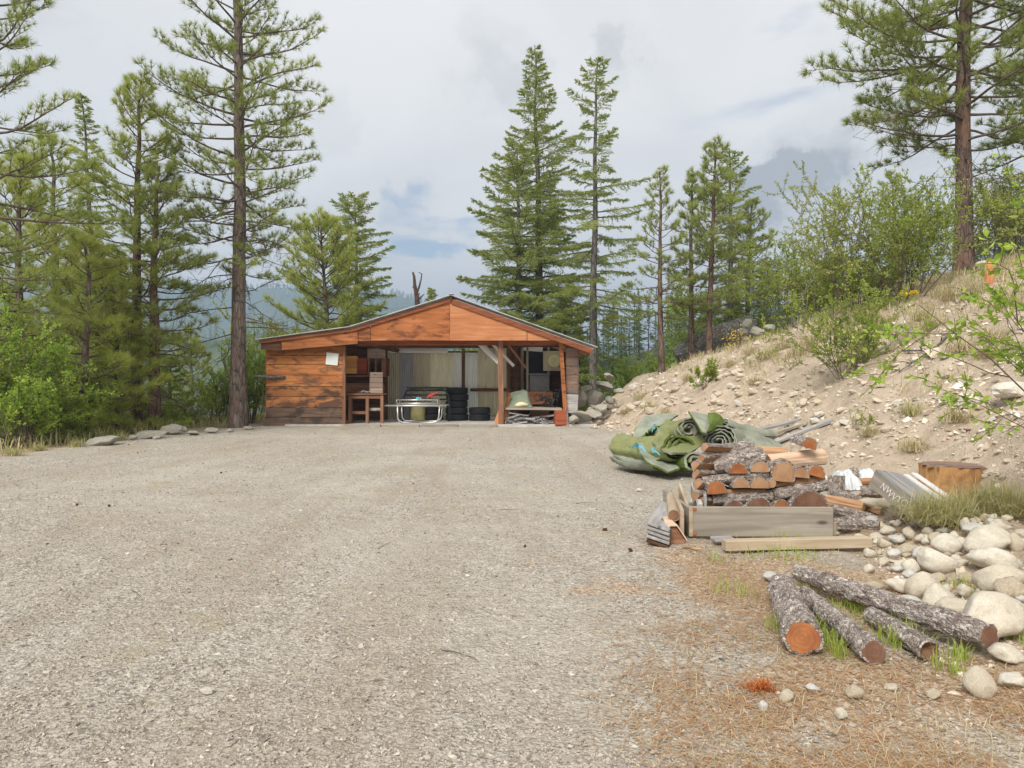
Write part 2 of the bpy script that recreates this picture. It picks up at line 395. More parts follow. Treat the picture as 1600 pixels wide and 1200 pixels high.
def corr(name, col, grime):
    m = M(name, 0.5, 0.35)
    n = m.noise(m.coord((2.5,2.5,0.5)), 2.0, 5, 0.6); n2 = m.noise(m.coord(), 7, 5, 0.6)
    c = m.mix(m.ramp(n, [(0.45,0.0),(0.75,0.7)]), col, grime); c = m.mix(m.math('MULTIPLY', n2, 0.25), c, grime)
    m.color(c)
    tr = m.N.new('ShaderNodeBsdfTranslucent'); m.L.new(c, tr.inputs['Color'])
    mx = m.N.new('ShaderNodeMixShader'); mx.inputs[0].default_value = 0.5
    m.L.new(m.b.outputs[0], mx.inputs[1]); m.L.new(tr.outputs[0], mx.inputs[2])
    m.L.new(mx.outputs[0], m.N['Material Output'].inputs['Surface']); return m.mat
MT['corr_cream'] = corr('fibreglass_cream', (0.9,0.86,0.68), (0.62,0.56,0.4))
MT['corr_white'] = corr('fibreglass_white', (0.92,0.93,0.93), (0.66,0.66,0.64))
MT['corr_grey'] = corr('fibreglass_grey', (0.7,0.72,0.76), (0.42,0.42,0.42))
MT['panel_tan'] = corr('tan_siding', (0.8,0.74,0.58), (0.6,0.54,0.4))
MT['roof_metal'] = plain('roof_metal', (0.52,0.52,0.5), 0.45, 0.5, 0.5, var=0.25, scale=3)
MT['concrete'] = plain('concrete', (0.46,0.44,0.41), 0.9, 0.15, var=0.25, scale=5, bump=0.004)
MT['rubber'] = plain('tyre_rubber', (0.022,0.022,0.025), 0.75, 0.35, var=0.3, scale=9)
MT['steel'] = plain('bare_steel', (0.56,0.55,0.53), 0.38, 0.5, 0.7, var=0.2)
MT['black_steel'] = plain('black_steel', (0.03,0.03,0.032), 0.5, 0.4, var=0.3)
MT['red_plastic'] = plain('red_plastic', (0.6,0.06,0.04), 0.4, 0.5, var=0.1)
MT['blue_plastic'] = plain('blue_plastic', (0.1,0.45,0.62), 0.35, 0.5, var=0.15)
MT['dark_cabinet'] = plain('dark_cabinet', (0.014,0.014,0.017), 0.55, 0.3, var=0.3)
MT['grey_box'] = plain('grey_box', (0.2,0.2,0.2), 0.6, 0.3, var=0.15)
MT['canvas'] = plain('green_canvas', (0.2,0.235,0.17), 0.9, 0.1, var=0.2, scale=4, bump=0.01)
MT['foam'] = plain('cream_foam', (0.66,0.58,0.38), 0.9, 0.1, var=0.15, scale=8, bump=0.01)
MT['clock'] = plain('yellow_clock', (0.62,0.6,0.28), 0.5, 0.4, var=0.1)
MT['olive_drum'] = plain('olive_drum', (0.42,0.38,0.17), 0.6, 0.3, var=0.2)
MT['turf_back'] = plain('turf_backing', (0.27,0.285,0.225), 0.95, 0.08, var=0.25, scale=5, bump=0.012)
def turfpile(name, a, b):
    m = M(name, 0.95, 0.1); n = m.noise(m.coord(), 60, 4, 0.7); n2 = m.noise(m.coord(), 5, 5, 0.6)
    m.color(m.mix(m.ramp(m.math('ADD', m.math('MULTIPLY', n, 0.6), m.math('MULTIPLY', n2, 0.4)), [(0.35,0.0),(0.65,1.0)]), a, b))
    m.bump(n, 1.0, 0.02); return m.mat
MT['turf_green'] = turfpile('turf_pile', (0.085,0.125,0.03), (0.19,0.25,0.06))
MT['turf_faded'] = turfpile('turf_faded', (0.19,0.215,0.09), (0.33,0.335,0.165))
def plastic():
    m = M('clear_plastic_sheet', 0.25, 0.5); m.color((0.72,0.75,0.78))
    tr = m.N.new('ShaderNodeBsdfTransparent'); mx = m.N.new('ShaderNodeMixShader'); mx.inputs[0].default_value = 0.22
    m.L.new(m.b.outputs[0], mx.inputs[1]); m.L.new(tr.outputs[0], mx.inputs[2])
    m.bump(m.noise(m.coord(), 9, 4), 0.7, 0.02)
    m.L.new(mx.outputs[0], m.N['Material Output'].inputs['Surface']); return m.mat
MT['plastic'] = plastic()
MT['paint_mark'] = plain('chalk_paint', (0.8,0.79,0.76), 0.7, 0.2, var=0.05)
def rockmat(name, a, b, c, speck, speckcol=(0.12,0.11,0.1), bumpd=0.012):
    m = M(name, 0.85, 0.2)
    n = m.noise(m.coord(), 3.5, 6, 0.65); f = m.noise(m.coord(), 38, 4, 0.7)
    base = m.ramp(m.rand(), [(0.0, a), (0.5, b), (1.0, c)])
    col = m.mix(m.ramp(n, [(0.35, 0.0), (0.7, 0.6)]), base, tuple(x*y for x, y in zip(b, (.62,.55,.45))))
    vn = m.noise(m.coord((1,2.5,1)), 2.1, 5, 0.6, 1.5)
    col = m.mix(m.ramp(vn, [(0.47, 0.0), (0.5, 0.45), (0.53, 0.0)]), col, (0.7,0.67,0.6))
    lc = m.noise(m.coord(), 9, 6, 0.7, 0.4)
    col = m.mix(m.ramp(lc, [(0.58, 0.0), (0.66, 0.5)]), col, tuple(x*0.4 for x in b))
    col = m.mix(m.ramp(f, [(0.52, 0.0), (0.66, speck)]), col, speckcol)
    col = m.mix(m.ramp(f, [(0.32, 0.35), (0.42, 0.0)]), col, (0.75,0.73,0.68))
    m.color(col); m.bump(m.math('ADD', n, m.math('MULTIPLY', f, 0.35)), 0.7, bumpd); return m.mat
MT['cobble'] = rockmat('granite_cobble', (0.6,0.55,0.45), (0.68,0.64,0.55), (0.52,0.45,0.34), 0.45, (0.25,0.22,0.18))
MT['scree'] = rockmat('scree_stone', (0.56,0.47,0.36), (0.66,0.58,0.47), (0.45,0.38,0.31), 0.3)
MT['scree_pale'] = rockmat('pale_stone', (0.66,0.62,0.54), (0.72,0.68,0.6), (0.6,0.57,0.52), 0.2)
MT['cobble_brown'] = rockmat('brown_cobble', (0.42,0.35,0.25), (0.5,0.43,0.32), (0.36,0.28,0.2), 0.35)
MT['cobble_blue'] = rockmat('blue_grey_cobble', (0.56,0.56,0.53), (0.62,0.61,0.57), (0.48,0.485,0.46), 0.6, (0.22,0.21,0.19))
MT['rock_dark'] = rockmat('dark_outcrop', (0.13,0.13,0.125), (0.18,0.18,0.17), (0.13,0.13,0.125), 0.7, (0.05,0.05,0.05), 0.12)
MT['rock_grey'] = rockmat('grey_rock', (0.34,0.33,0.29), (0.42,0.4,0.34), (0.36,0.34,0.27), 0.4, bumpd=0.03)
MT['tint_stone'] = None
def gravelmat(name, stops):
    m = M(name, 0.9, 0.2); m.color(m.ramp(m.attr('tint'), stops)); return m.mat
MT['gravel'] = gravelmat('gravel_stones', [(0.0,(0.2,0.17,0.14)), (0.3,(0.36,0.315,0.26)), (0.7,(0.48,0.43,0.36)), (1.0,(0.66,0.61,0.535))])
MT['scree_small'] = gravelmat('scree_small', [(0.0,(0.3,0.24,0.18)), (0.35,(0.52,0.43,0.33)), (0.75,(0.66,0.58,0.47)), (1.0,(0.8,0.75,0.66))])
# ================================================================== terrain
def _hash(i, j, s):
    h = (i.astype(np.int64)*374761393 + j.astype(np.int64)*668265263 + s*982451653) & 0x7fffffff
    h = ((h ^ (h >> 13))*1274126177) & 0x7fffffff
    return ((h ^ (h >> 16)) & 0xffff)/65535.0
def vnoise(x, y, s=0):
    x = np.asarray(x, float); y = np.asarray(y, float)
    i = np.floor(x).astype(int); j = np.floor(y).astype(int); fx = x-i; fy = y-j
    fx = fx*fx*(3-2*fx); fy = fy*fy*(3-2*fy)
    a = _hash(i,j,s); b = _hash(i+1,j,s); c = _hash(i,j+1,s); d = _hash(i+1,j+1,s)
    return (a*(1-fx)+b*fx)*(1-fy) + (c*(1-fx)+d*fx)*fy - 0.5
def fbm(x, y, s=0, oct=4):
    t = 0; a = 1.0
    for k in range(oct): t = t + a*vnoise(np.asarray(x)*2**k, np.asarray(y)*2**k, s+k); a *= 0.5
    return t
def smooth(e0, e1, x):
    t = np.clip((np.asarray(x, float)-e0)/(e1-e0), 0, 1); return t*t*(3-2*t)
def toe(y): return np.interp(y, [-30,0,3,4,5,6.5,9,12,16,20,25,30,60], [2.2,2.0,2.2,2.5,3.0,3.7,4.5,4.5,3.9,3.1,2.7,2.9,4])
def ledge(y): return np.interp(y, [-30,0,8,13.3,16,20,22,25,30,60], [-16,-14,-12,-10.3,-10.35,-10.2,-9.8,-9.4,-9.3,-9])
def H(x, y, detail=True):
    x = np.asarray(x, float); y = np.asarray(y, float)
    s = np.maximum(x - toe(y), 0)
    apron = np.interp(y, [4, 7, 10], [1.6, 0.9, 0.25])          # gentler cobble apron near the camera
    sa = np.minimum(s, apron); sb = np.maximum(s-apron, 0)
    crest = np.interp(y, [0, 8, 15, 20, 25, 30, 40], [2.6, 2.7, 3.0, 2.8, 2.05, 1.7, 1.6])
    z1 = 0.24*sa + 0.66*sb
    over = np.maximum(z1-crest, 0)
    z = np.minimum(z1, crest) + np.where(z1 > crest, over/0.66*np.interp(y, [15, 22, 28], [0.36, 0.3, 0.2]), 0)
    z = np.minimum(z, 14 + 0.12*np.maximum(z-14, 0))
    # the fall into the valley: left of the lot, and behind the shed
    dl = np.maximum(ledge(y)-x, 0)
    yb = np.interp(x, [-10, 2, 4, 9, 14, 30], [29.5, 29.5, 29.0, 33.5, 42, 80])
    db = np.maximum(y-yb, 0)
    d = np.hypot(dl, db)
    z = z - 46*(1-np.exp(-np.maximum(d-0.6,0)*0.5/46)) - 0.02*d
    if detail:
        bk = np.clip(s/1.0, 0, 1)
        z = z + 0.05*vnoise(x*0.35, y*0.35, 5)*(1-bk) + 0.02*vnoise(x*2.1, y*2.1, 9) + 0.026*fbm(x*5.5, y*5.5, 41, 4)*smooth(20, 9, y) + 0.022*vnoise(x*2.6, y*0.14, 61)*(1-bk)
        z = z + bk*(0.32*fbm(x*0.55, y*0.55, 11) + 0.17*fbm(x*2.0, y*1.5, 23, 5) + 0.16*np.minimum(vnoise(x*.5, y*2.6, 29), 0))
        z = z + np.clip(dl/2,0,1)*0.5*fbm(x*0.4, y*0.4, 31)
    return z
def Hs(x, y): return float(H(np.array([x]), np.array([y]))[0])
def hit(u, v, dmin=2.3, dmax=60):
    """where the sight line through a photo pixel meets the ground"""
    ds = np.arange(dmin, dmax, 0.02)
    x = (u-800)/F*ds; z = CAM_H-(v-600)/F*ds; g = H(x, ds)
    k = np.argmax(z <= g)
    if not (z <= g).any(): k = -1
    return Vector((x[k], ds[k], g[k])), ds[k]

gx = np.concatenate([-np.geomspace(900, 17, 34), np.arange(-16, -6, 0.17), np.arange(-6, 6, 0.065), np.arange(6, 16.01, 0.17), np.geomspace(17, 900, 34)])
gy = np.concatenate([-np.geomspace(60, 2, 10), np.arange(-0.6, 2.0, 0.2), np.arange(2.0, 9.0, 0.065), np.arange(9.0, 34, 0.16), np.geomspace(34.5, 2600, 60)])
GX, GY = np.meshgrid(gx, gy)
GZ = H(GX, GY)
nx, ny = len(gx), len(gy)
verts = np.stack([GX, GY, GZ], -1).reshape(-1,3)
ii = (np.arange(ny-1)[:,None]*nx + np.arange(nx-1)[None,:]).ravel()
tris = np.concatenate([np.stack([ii, ii+1, ii+nx+1], -1), np.stack([ii, ii+nx+1, ii+nx], -1)])
def gmat():
    m = M('ground_gravel_and_dirt', 0.95, 0.12)
    p = m.pos()
    big = m.noise(p, 0.45, 5, 0.6, 0.3); mid = m.noise(p, 3.0, 6, 0.65); fine = m.noise(p, 42, 5, 0.75); grit = m.voro(p, 55)
    strk = m.noise(m.pos((2.1, 0.16, 1)), 1.0, 5, 0.6, 0.5)
    clump = m.noise(p, 13, 5, 0.7, 0.3)
    vo = m.N.new('ShaderNodeTexVoronoi'); vo.inputs['Scale'].default_value = 60; m.L.new(p, vo.inputs['Vector'])
    sp = m.N.new('ShaderNodeSeparateColor'); m.L.new(vo.outputs['Color'], sp.inputs[0])
    val = m.math('ADD', m.math('MULTIPLY', sp.outputs[0], .34), m.math('ADD', m.math('MULTIPLY', fine, .33), m.math('MULTIPLY', clump, .33)))
    c = m.ramp(val, [(0.31, (0.19,0.165,0.138)), (0.41, (0.375,0.335,0.282)), (0.54, (0.51,0.465,0.4)), (0.69, (0.69,0.65,0.58))])
    c = m.mix(m.ramp(big, [(0.38, 0.0), (0.66, 0.65)]), c, (0.45,0.385,0.3))
    c = m.mix(m.ramp(strk, [(0.48, 0.0), (0.62, 0.5)]), c, (0.39,0.32,0.245))
    c = m.mix(m.ramp(m.noise(p, 0.33, 6, 0.62, 0.6), [(0.48, 0.0), (0.62, 0.5)]), c, (0.57,0.53,0.46))
    c = m.mix(m.ramp(m.noise(p, 0.9, 6, 0.65, 0.4), [(0.58, 0.0), (0.68, 0.5)]), c, (0.42,0.35,0.2))
    dirt = m.ramp(mid, [(0.3, (0.4,0.31,0.22)), (0.55, (0.55,0.445,0.335)), (0.75, (0.64,0.54,0.42))])
    dirt = m.mix(m.ramp(fine, [(0.45, 0.0), (0.7, 0.6)]), dirt, (0.56,0.49,0.4))
    lit = m.ramp(val, [(0.3, (0.27,0.15,0.085)), (0.45, (0.46,0.3,0.185)), (0.7, (0.62,0.48,0.33))])
    grn = m.ramp(mid, [(0.3, (0.1,0.12,0.04)), (0.7, (0.28,0.25,0.12))])
    def masked(fac, a, b, amt=0.5):
        e = m.math('ADD', fac, m.math('MULTIPLY', m.math('SUBTRACT', mid, 0.5), amt*2))
        return m.mix(m.ramp(e, [(0.38, 0.0), (0.62, 1.0)]), a, b)
    lg_ = m.math('ADD', m.attr('litter'), m.math('MULTIPLY', m.math('SUBTRACT', m.noise(p, 1.5, 6, 0.7, 0.5), 0.5), 2.6))
    c = m.mix(m.ramp(lg_, [(0.40, 0.0), (0.75, 0.8)]), c, lit)
    c = masked(m.attr('bank'), c, dirt, 0.5)
    c = masked(m.attr('green'), c, grn, 0.6)
    m.color(c)
    h = m.math('ADD', m.math('MULTIPLY', fine, 0.4), m.math('ADD', m.math('MULTIPLY', grit, 0.3), m.math('ADD', m.math('MULTIPLY', mid, 1.2), m.math('MULTIPLY', clump, 1.1))))
    m.bump(h, 1.0, 0.04); return m.mat
MT['ground'] = gmat()
g = Geo(); g.add(verts, tris)
ground = g.build('ground', MT['ground'], smooth=True)
kind(ground, 'structure')
S = GX - toe(GY)
bank = smooth(-0.35, 0.5, S)
litter = 1.1*np.exp(-(((GX-1.8)/1.15)**2+((GY-4.9)/1.0)**2))
litter = np.maximum(litter, .9*np.exp(-(((GX-1.6)/.8)**2+((GY-3.0)/.7)**2)))
litter = np.maximum(litter, .62*smooth(-1.6, -.3, S)*smooth(9.0, 6.0, GY))
litter = np.maximum(litter, 0.6*np.exp(-(((GX-0.75)/0.6)**2+((GY-4.7)/0.5)**2)))
litter = np.maximum(litter, 0.9*smooth(0.9, 0.2, np.abs(GX-ledge(GY)-0.1)))
green = np.maximum(smooth(0.2, 1.5, ledge(GY)-GX), smooth(6.5, 9.5, S)*0.8*(GX < 400))
green = np.maximum(green, smooth(30, 34, GY))
for nm, arr in (('bank', bank), ('litter', litter), ('green', green)):
    at = ground.data.attributes.new(nm, 'FLOAT', 'POINT'); at.data.foreach_set('value', arr.astype(np.float32).ravel())

# ------------------------------------------------------------------ far hills and their woods
def hillmat():
    m = M('forest_floor', 0.95, 0.05); n = m.noise(m.pos(), 0.02, 6, 0.6)
    m.color(m.ramp(n, [(0.3,(0.05,0.07,0.03)), (0.6,(0.09,0.115,0.05)), (0.75,(0.15,0.15,0.08))])); return m.mat
MT['hill'] = hillmat()
def conifer_far(geo, base, h, w, r_, layers=5, sides=6):
    """a spiky far conifer: ragged skirts on a stem"""
    th = np.linspace(0, 2*np.pi, sides, endpoint=False)
    ti = r_.random()
    for k in range(layers):
        f = k/layers; z0 = h*(0.12+0.78*f); z1 = min(h, z0 + h*(0.34-0.1*f)); rad = w*(1-f)**0.8*r_.uniform(0.75,1.15)
        a = th + r_.uniform(0, 6.28); rr = rad*r_.uniform(0.55, 1.2, sides)
        v = np.stack([np.cos(a)*rr, np.sin(a)*rr, z0 + h*0.05*r_.standard_normal(sides)], -1)
        v = np.concatenate([v, [[0,0,z1]]]) + base
        j = np.arange(sides)
        geo.add(v, np.stack([j, (j+1) % sides, j*0+sides], -1), 0, np.clip(ti + r_.uniform(-.2,.2), 0, 1))
def conifer_mid(geo, base, h, w, r_, n=200):
    f = r_.random(n)**0.8; a = r_.uniform(0, 6.28, n); rad = w*(1-f)**0.75*r_.uniform(.25, 1.1, n)+.05
    c = np.stack([np.cos(a), np.sin(a), 0*a], -1); b = c*(rad*.25)[:,None]; b[:,2] = h*(.08+.9*f)
    tip = c*rad[:,None]; tip[:,2] = b[:,2]-h*.03*r_.random(n)+.02*h*(f > .8); s = np.stack([-np.sin(a), np.cos(a), r_.normal(0,.3,n)], -1)*(h*.02*r_.uniform(.5,1.3,n))[:,None]
    m_ = (b+tip)/2; v = np.stack([m_-s, m_+s, tip, b], 1).reshape(-1,3)+base; i = np.arange(n)*4
    geo.add(v, np.concatenate([np.stack([i, i+1, i+2],-1), np.stack([i, i+1, i+3],-1)]), 0, np.clip(np.repeat(r_.random()*.7+r_.uniform(0,.3,n), 4), 0, 1))
    tube(geo, [base, base+np.array([0,0,h])], [h*.012, .02], 4, 0, 0.1)
def hill(name, y0, y1, yr, prof, floor, seed, n, th, w, label, layers=4, zvar=6.0, uspan=None):
    """prof: (u, v) photo pixels of the skyline seen at distance yr"""
    us = [p[0] for p in prof]; hs = [CAM_H-(p[1]-600)/F*yr for p in prof]
    def hz(x, y):
        crest = np.interp(800+x/yr*F, us, hs)
        f = np.where(y < yr, smooth(y0, yr, y), 1-0.5*smooth(yr, y1, y))
        return floor + (crest-floor)*f + zvar*fbm(x*4/yr*3, y*4/yr*3, seed)*np.clip(f*2, 0, 1)
    xs = np.linspace((us[0]-800)/F*yr, (us[-1]-800)/F*yr, 70); ys = np.linspace(y0, y1, 40)
    X, Y = np.meshgrid(xs, ys); Z = hz(X, Y)
    v = np.stack([X,Y,Z], -1).reshape(-1,3)
    ii = (np.arange(39)[:,None]*70 + np.arange(69)[None,:]).ravel()
    t = np.concatenate([np.stack([ii, ii+1, ii+71], -1), np.stack([ii, ii+71, ii+70], -1)])
    g = Geo(); g.add(v, t); o = g.build(name, MT['hill'], smooth=True); kind(o, 'structure')
    r_ = rng(seed); g = Geo()
    for _ in range(n):
        y = y0 + (yr*1.03-y0)*r_.random()**0.8; u = r_.uniform(*(uspan or (us[0], us[-1]))); x = (u-800)/F*yr
        z = float(hz(np.array([x]), np.array([y]))[0]); h_ = th*r_.uniform(0.55, 1.25)
        (conifer_far(g, np.array([x, y, z-0.5]), h_, h_*w*r_.uniform(0.8,1.3), r_, layers) if layers < 5 else conifer_mid(g, np.array([x, y, z-0.5]), h_, h_*w*r_.uniform(0.7,1.1), r_, 60 if layers == 5 else 300))
    o = g.build('distant_forest', MT['needle_far']); kind(o, 'stuff'); tag(o, label, 'forest')
hill('hill', 800, 2300, 1500, [(-500,400),(-200,425),(60,440),(200,447),(330,447),(430,452),(560,458),(620,464),(680,476),(760,500),(860,540),(1000,560)], -60, 3, 5200, 15, 0.2,
     'blue hazy conifer forest covering the far ridge across the valley', 3, 18)
hill('valley_side', 230, 620, 420, [(-300,520),(0,520),(200,528),(330,530),(440,520),(560,530),(700,545),(900,560)], -58, 7, 1300, 14, 0.2,
     'grey green conifer forest on the lower valley side left of the shed', 5, 5)
hill('wooded_rise', 62, 190, 120, [(860,585),(940,560),(1000,545),(1080,525),(1180,500),(1300,470),(1500,440),(1800,400)], -22, 13, 420, 9.5, 0.22,
     'hazy conifer wood on the rise beyond the shed and stony bank', 8, 2.5, (880, 1700))

# ================================================================== the shed
SY = 22.6; SP = F/SY                     # front plane and its pixels per metre
def sx(u, d=SY): return (u-800)/F*d
def sz(v, d=SY): return CAM_H-(v-600)/F*d
shed = thing('open_shed', 'orange plywood fronted open shed with low gabled metal roof across the gravel lot', 'shed', (sx(660), SY+2, 0))
BY = 25.75                                # back wall
# slab and sill
board('floor_slab', (sx(690), (SY+BY)/2+0.2, 0.02), (sx(905)-sx(420), BY-SY+0.7, 0.10), MT['concrete'], shed)
rb = random.Random(4)
for i in range(4):
    u0, u1 = 540+i*60, 540+i*60+57
    board('sill_timber', (sx((u0+u1)/2), SY-0.22+rb.uniform(-.03,.03), 0.03), (sx(u1)-sx(u0), 0.13, 0.10), MT['grey_board'], shed, (rb.uniform(-.05,.05),0,rb.uniform(-.02,.02)), 0.01)
# roof line in front-plane pixels
RL = [(403,532),(548,512),(705,463),(932,544)]
def roof_v(u): return float(np.interp(u, [p[0] for p in RL], [p[1] for p in RL]))
g = Geo()
for u in (420, 450, 480, 510, 532): gbox(g, (sx(u), SY+0.09, 1.15), (0.05, 0.09, 2.2))
for z in (0.08, 1.1, 2.2): gbox(g, (sx(476), SY+0.085, z), (2.3, 0.07, 0.05))
front_wall = g.build('front_wall', MT['dark_wood'], shed, False, (sx(476), SY+0.09, 0))
g = Geo(); gbox(g, (sx(730), 22.2+0.09, sz(529,22.2)), (6.2, 0.09, 0.09)); gbox(g, (sx(705), 22.2+0.09, sz(500,22.2)), (0.09, 0.09, 1.0)); gbox(g, (sx(500), 22.2+.09, sz(531,22.2)), (2.4, 0.09, 0.06))
gable = g.build('gable', MT['dark_wood'], shed, False, (sx(705), 22.3, sz(529,22.2)))
g = Geo(); gbox(g, (sx(705,22.2), 24.6, sz(467,22.2)), (0.06, 5.0, 0.14))
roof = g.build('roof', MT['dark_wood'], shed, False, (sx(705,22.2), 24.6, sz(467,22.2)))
g = Geo()
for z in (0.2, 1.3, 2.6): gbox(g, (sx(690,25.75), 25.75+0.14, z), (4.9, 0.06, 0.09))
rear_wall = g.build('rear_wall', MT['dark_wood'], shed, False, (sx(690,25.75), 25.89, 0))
g = Geo()
for u in (886, 900): gbox(g, (sx(u), SY+0.09, 1.35), (0.06, 0.08, 2.6))
end_wall = g.build('end_wall', MT['dark_wood'], shed, False, (sx(893), SY+0.09, 0))
# left front wall: horizontal boards, the lowest ones blackened
wl0, wl1 = sx(416), sx(536)
edges = [0.0, 0.30, 0.62, 0.98, 1.33, 1.70, 2.05, 2.35]
for k in range(len(edges)-1):
    z0, z1 = edges[k], edges[k+1]-0.012
    mt = MT['wall_grey'] if k < 2 else MT['wall_mid'] if k < 4 else MT['wall_board']
    board('wall_board', ((wl0+wl1)/2, SY+0.004*(k%2), (z0+z1)/2), (wl1-wl0, 0.04, z1-z0), mt, front_wall, (0.012*(k%2), 0, rb.uniform(-.002,.002)), 0.006)
slab_poly('wall_board', [(wl0, 2.355), (wl1, 2.355), (wl1, sz(534)), (wl0, sz(543))], SY-0.02, SY+0.02, MT['wall_board'], front_wall)
slab_poly('side_wall', [(wl0-0.03, 0), (wl0+0.02, 0), (wl0+0.02, sz(543)), (wl0-0.03, sz(543))], SY+0.03, BY, MT['wall_board'], shed)
beam('corner_trim', (sx(538), SY-0.03, 0.0), (sx(538), SY-0.03, sz(540)), 0.09, 0.10, MT['brown_wood'], shed)
# two worn pale rub marks and a dark smear are in the board material; a stub of log pokes from the wall
g = Geo(); tube(g, [(sx(403), SY-0.25, sz(588)), (sx(425), SY-0.12, sz(589.5)), (sx(446), SY-0.03, sz(590))], [0.04,0.07,0.05], 8, cap=True)
g.build('wall_peg', MT['bark_grey'], shed, True)
# gable and fascia panels
GY_ = 22.2
def gp(u, v): return (sx(u, GY_), sz(v, GY_))
def panel(pts, mt, dy=0.0, name='gable_panel'):
    return slab_poly(name, [gp(*p) for p in pts], GY_+dy, GY_+dy+0.02, mt, gable)
panel([(407,546),(439,548),(439,530),(407,534)], MT['dark_wood'], 0.01, 'fascia_board')
panel([(440,547),(559,537),(559,515),(440,529)], MT['ply_orange'], 0.0, 'fascia_board')
panel([(560,533),(578,532),(578,508),(560,512)], MT['ply_orange'], 0.006)
panel([(579,532),(702.5,532),(702.5,470),(579,507)], MT['ply_orange'])
panel([(703,532),(823,532),(823,511),(703,470)], MT['ply_pink'], -0.006)
panel([(824,532),(882,532),(882,529.5),(824,511)], MT['ply_pink'], 0.002)
def rake(u0, v0, u1, v1, w, name='rake_board', dy=-0.06, mt='rake'):
    slab_poly(name, [gp(u0,v0), gp(u1,v1), gp(u1,v1+w), gp(u0,v0+w)], GY_+dy, GY_+dy+0.03, MT[mt], gable)
rake(549,513.5,705,466.5,5); rake(705,466.5,925,545,8); rake(406,533,549,514,4)
# knotted dead twigs over the left fascia end are part of the pine beside it
# roof: corrugated sheets lying up the slopes
def roof_sheet(u0, v0, u1, v1, y0, y1, dz=0.0, mt='roof_metal'):
    a = np.array([sx(u0, GY_), 0, sz(v0, GY_)+dz]); b = np.array([sx(u1, GY_), 0, sz(v1, GY_)+dz])
    ny_ = 40; ys = np.linspace(y0, y1, ny_); s = np.array([0, 0.5, 1.0])
    L = np.linalg.norm(b-a); nn = np.array([-(b-a)[2], 0, (b-a)[0]])/L
    if nn[2] < 0: nn = -nn
    off = 0.012*np.sin((ys-y0)/(y1-y0)*2*np.pi*9)
    v = []
    for th_ in (0.006, -0.006):
        pts = a[None,None,:] + s[:,None,None]*(b-a) + (off+th_)[None,:,None]*nn
        pts = pts + np.array([0,1,0])*ys[None,:,None]; v.append(pts.reshape(-1,3))
    ii = (np.arange(2)[:,None]*ny_ + np.arange(ny_-1)[None,:]).ravel(); n0 = 3*ny_
    t = [np.stack([ii, ii+1, ii+ny_+1],-1), np.stack([ii, ii+ny_+1, ii+ny_],-1)]
    if mt != 'roof_metal':
        g = Geo(); g.add(v[0], np.concatenate(t)); g.build('roof_sheet', MT[mt], roof, False, tuple((a+b)/2 + np.array([0,(y0+y1)/2,0]))); return
    t += [x_[:,::-1]+n0 for x_ in t]
    for e in (np.arange(ny_-1), 2*ny_+np.arange(ny_-1)): t += [np.stack([e, e+n0, e+n0+1],-1), np.stack([e, e+n0+1, e+1],-1)]
    for e in (0, ny_-1):
        k = np.array([0,1])*ny_+e; t += [np.stack([k, k+ny_, k+ny_+n0],-1), np.stack([k, k+ny_+n0, k+n0],-1)]
    g = Geo(); g.add(np.concatenate(v), np.concatenate(t)); c = tuple((a+b)/2 + np.array([0,(y0+y1)/2,0]))
    g.build('roof_sheet', MT[mt], roof, False, c)
for i in range(6):
    y0 = GY_-0.15 + i*0.79; y1 = y0+0.85; dz = 0.004*(i%2)
    roof_sheet(401,531.0,550,510.5,y0,y1,dz,'corr_white' if i in (2,4) else 'roof_metal'); roof_sheet(546,511.8,705.5,462,y0,y1,dz+0.012,'corr_white' if i else 'roof_metal'); roof_sheet(704.5,462,933,543.5,y0,y1,dz+0.012,'corr_white' if i else 'roof_metal')  # translucent sheets are added to let light down onto the back wall
beam('ridge_cap', (sx(705,GY_), GY_-0.17, sz(461.5,GY_)+0.03), (sx(705,GY_), GY_+5.0, sz(461.5,GY_)+0.03), 0.16, 0.02, MT['roof_metal'], roof)
# rafters, beams
for k in range(5):
    y = GY_+0.5+k*0.95
    for (u0,v0,u1,v1) in ((408,536,549,517),(549,517,705,469),(705,469,925,547)):
        beam('rafter', (sx(u0,GY_), y, sz(v0,GY_)-0.06), (sx(u1,GY_), y, sz(v1,GY_)-0.06), 0.045, 0.13, MT['brown_wood'], roof)
beam('front_beam', (sx(560), SY+0.12, sz(535.5)), (sx(882), SY+0.12, sz(535.5)), 0.10, 0.16, MT['rake'], shed)
beam('inner_beam', (sx(535), SY+2.0, sz(533)), (sx(880), SY+2.0, sz(533)), 0.10, 0.18, MT['dark_wood'], shed)
beam('tie_beam', (sx(535), BY-0.15, sz(540,BY)), (sx(880,BY), BY-0.15, sz(540,BY)), 0.10, 0.2, MT['dark_wood'], shed)
beam('brace_board', (sx(560), SY+0.2, sz(534)), (sx(622,25.5), 25.5, sz(548,25.5)), 0.10, 0.14, MT['dark_wood'], shed)
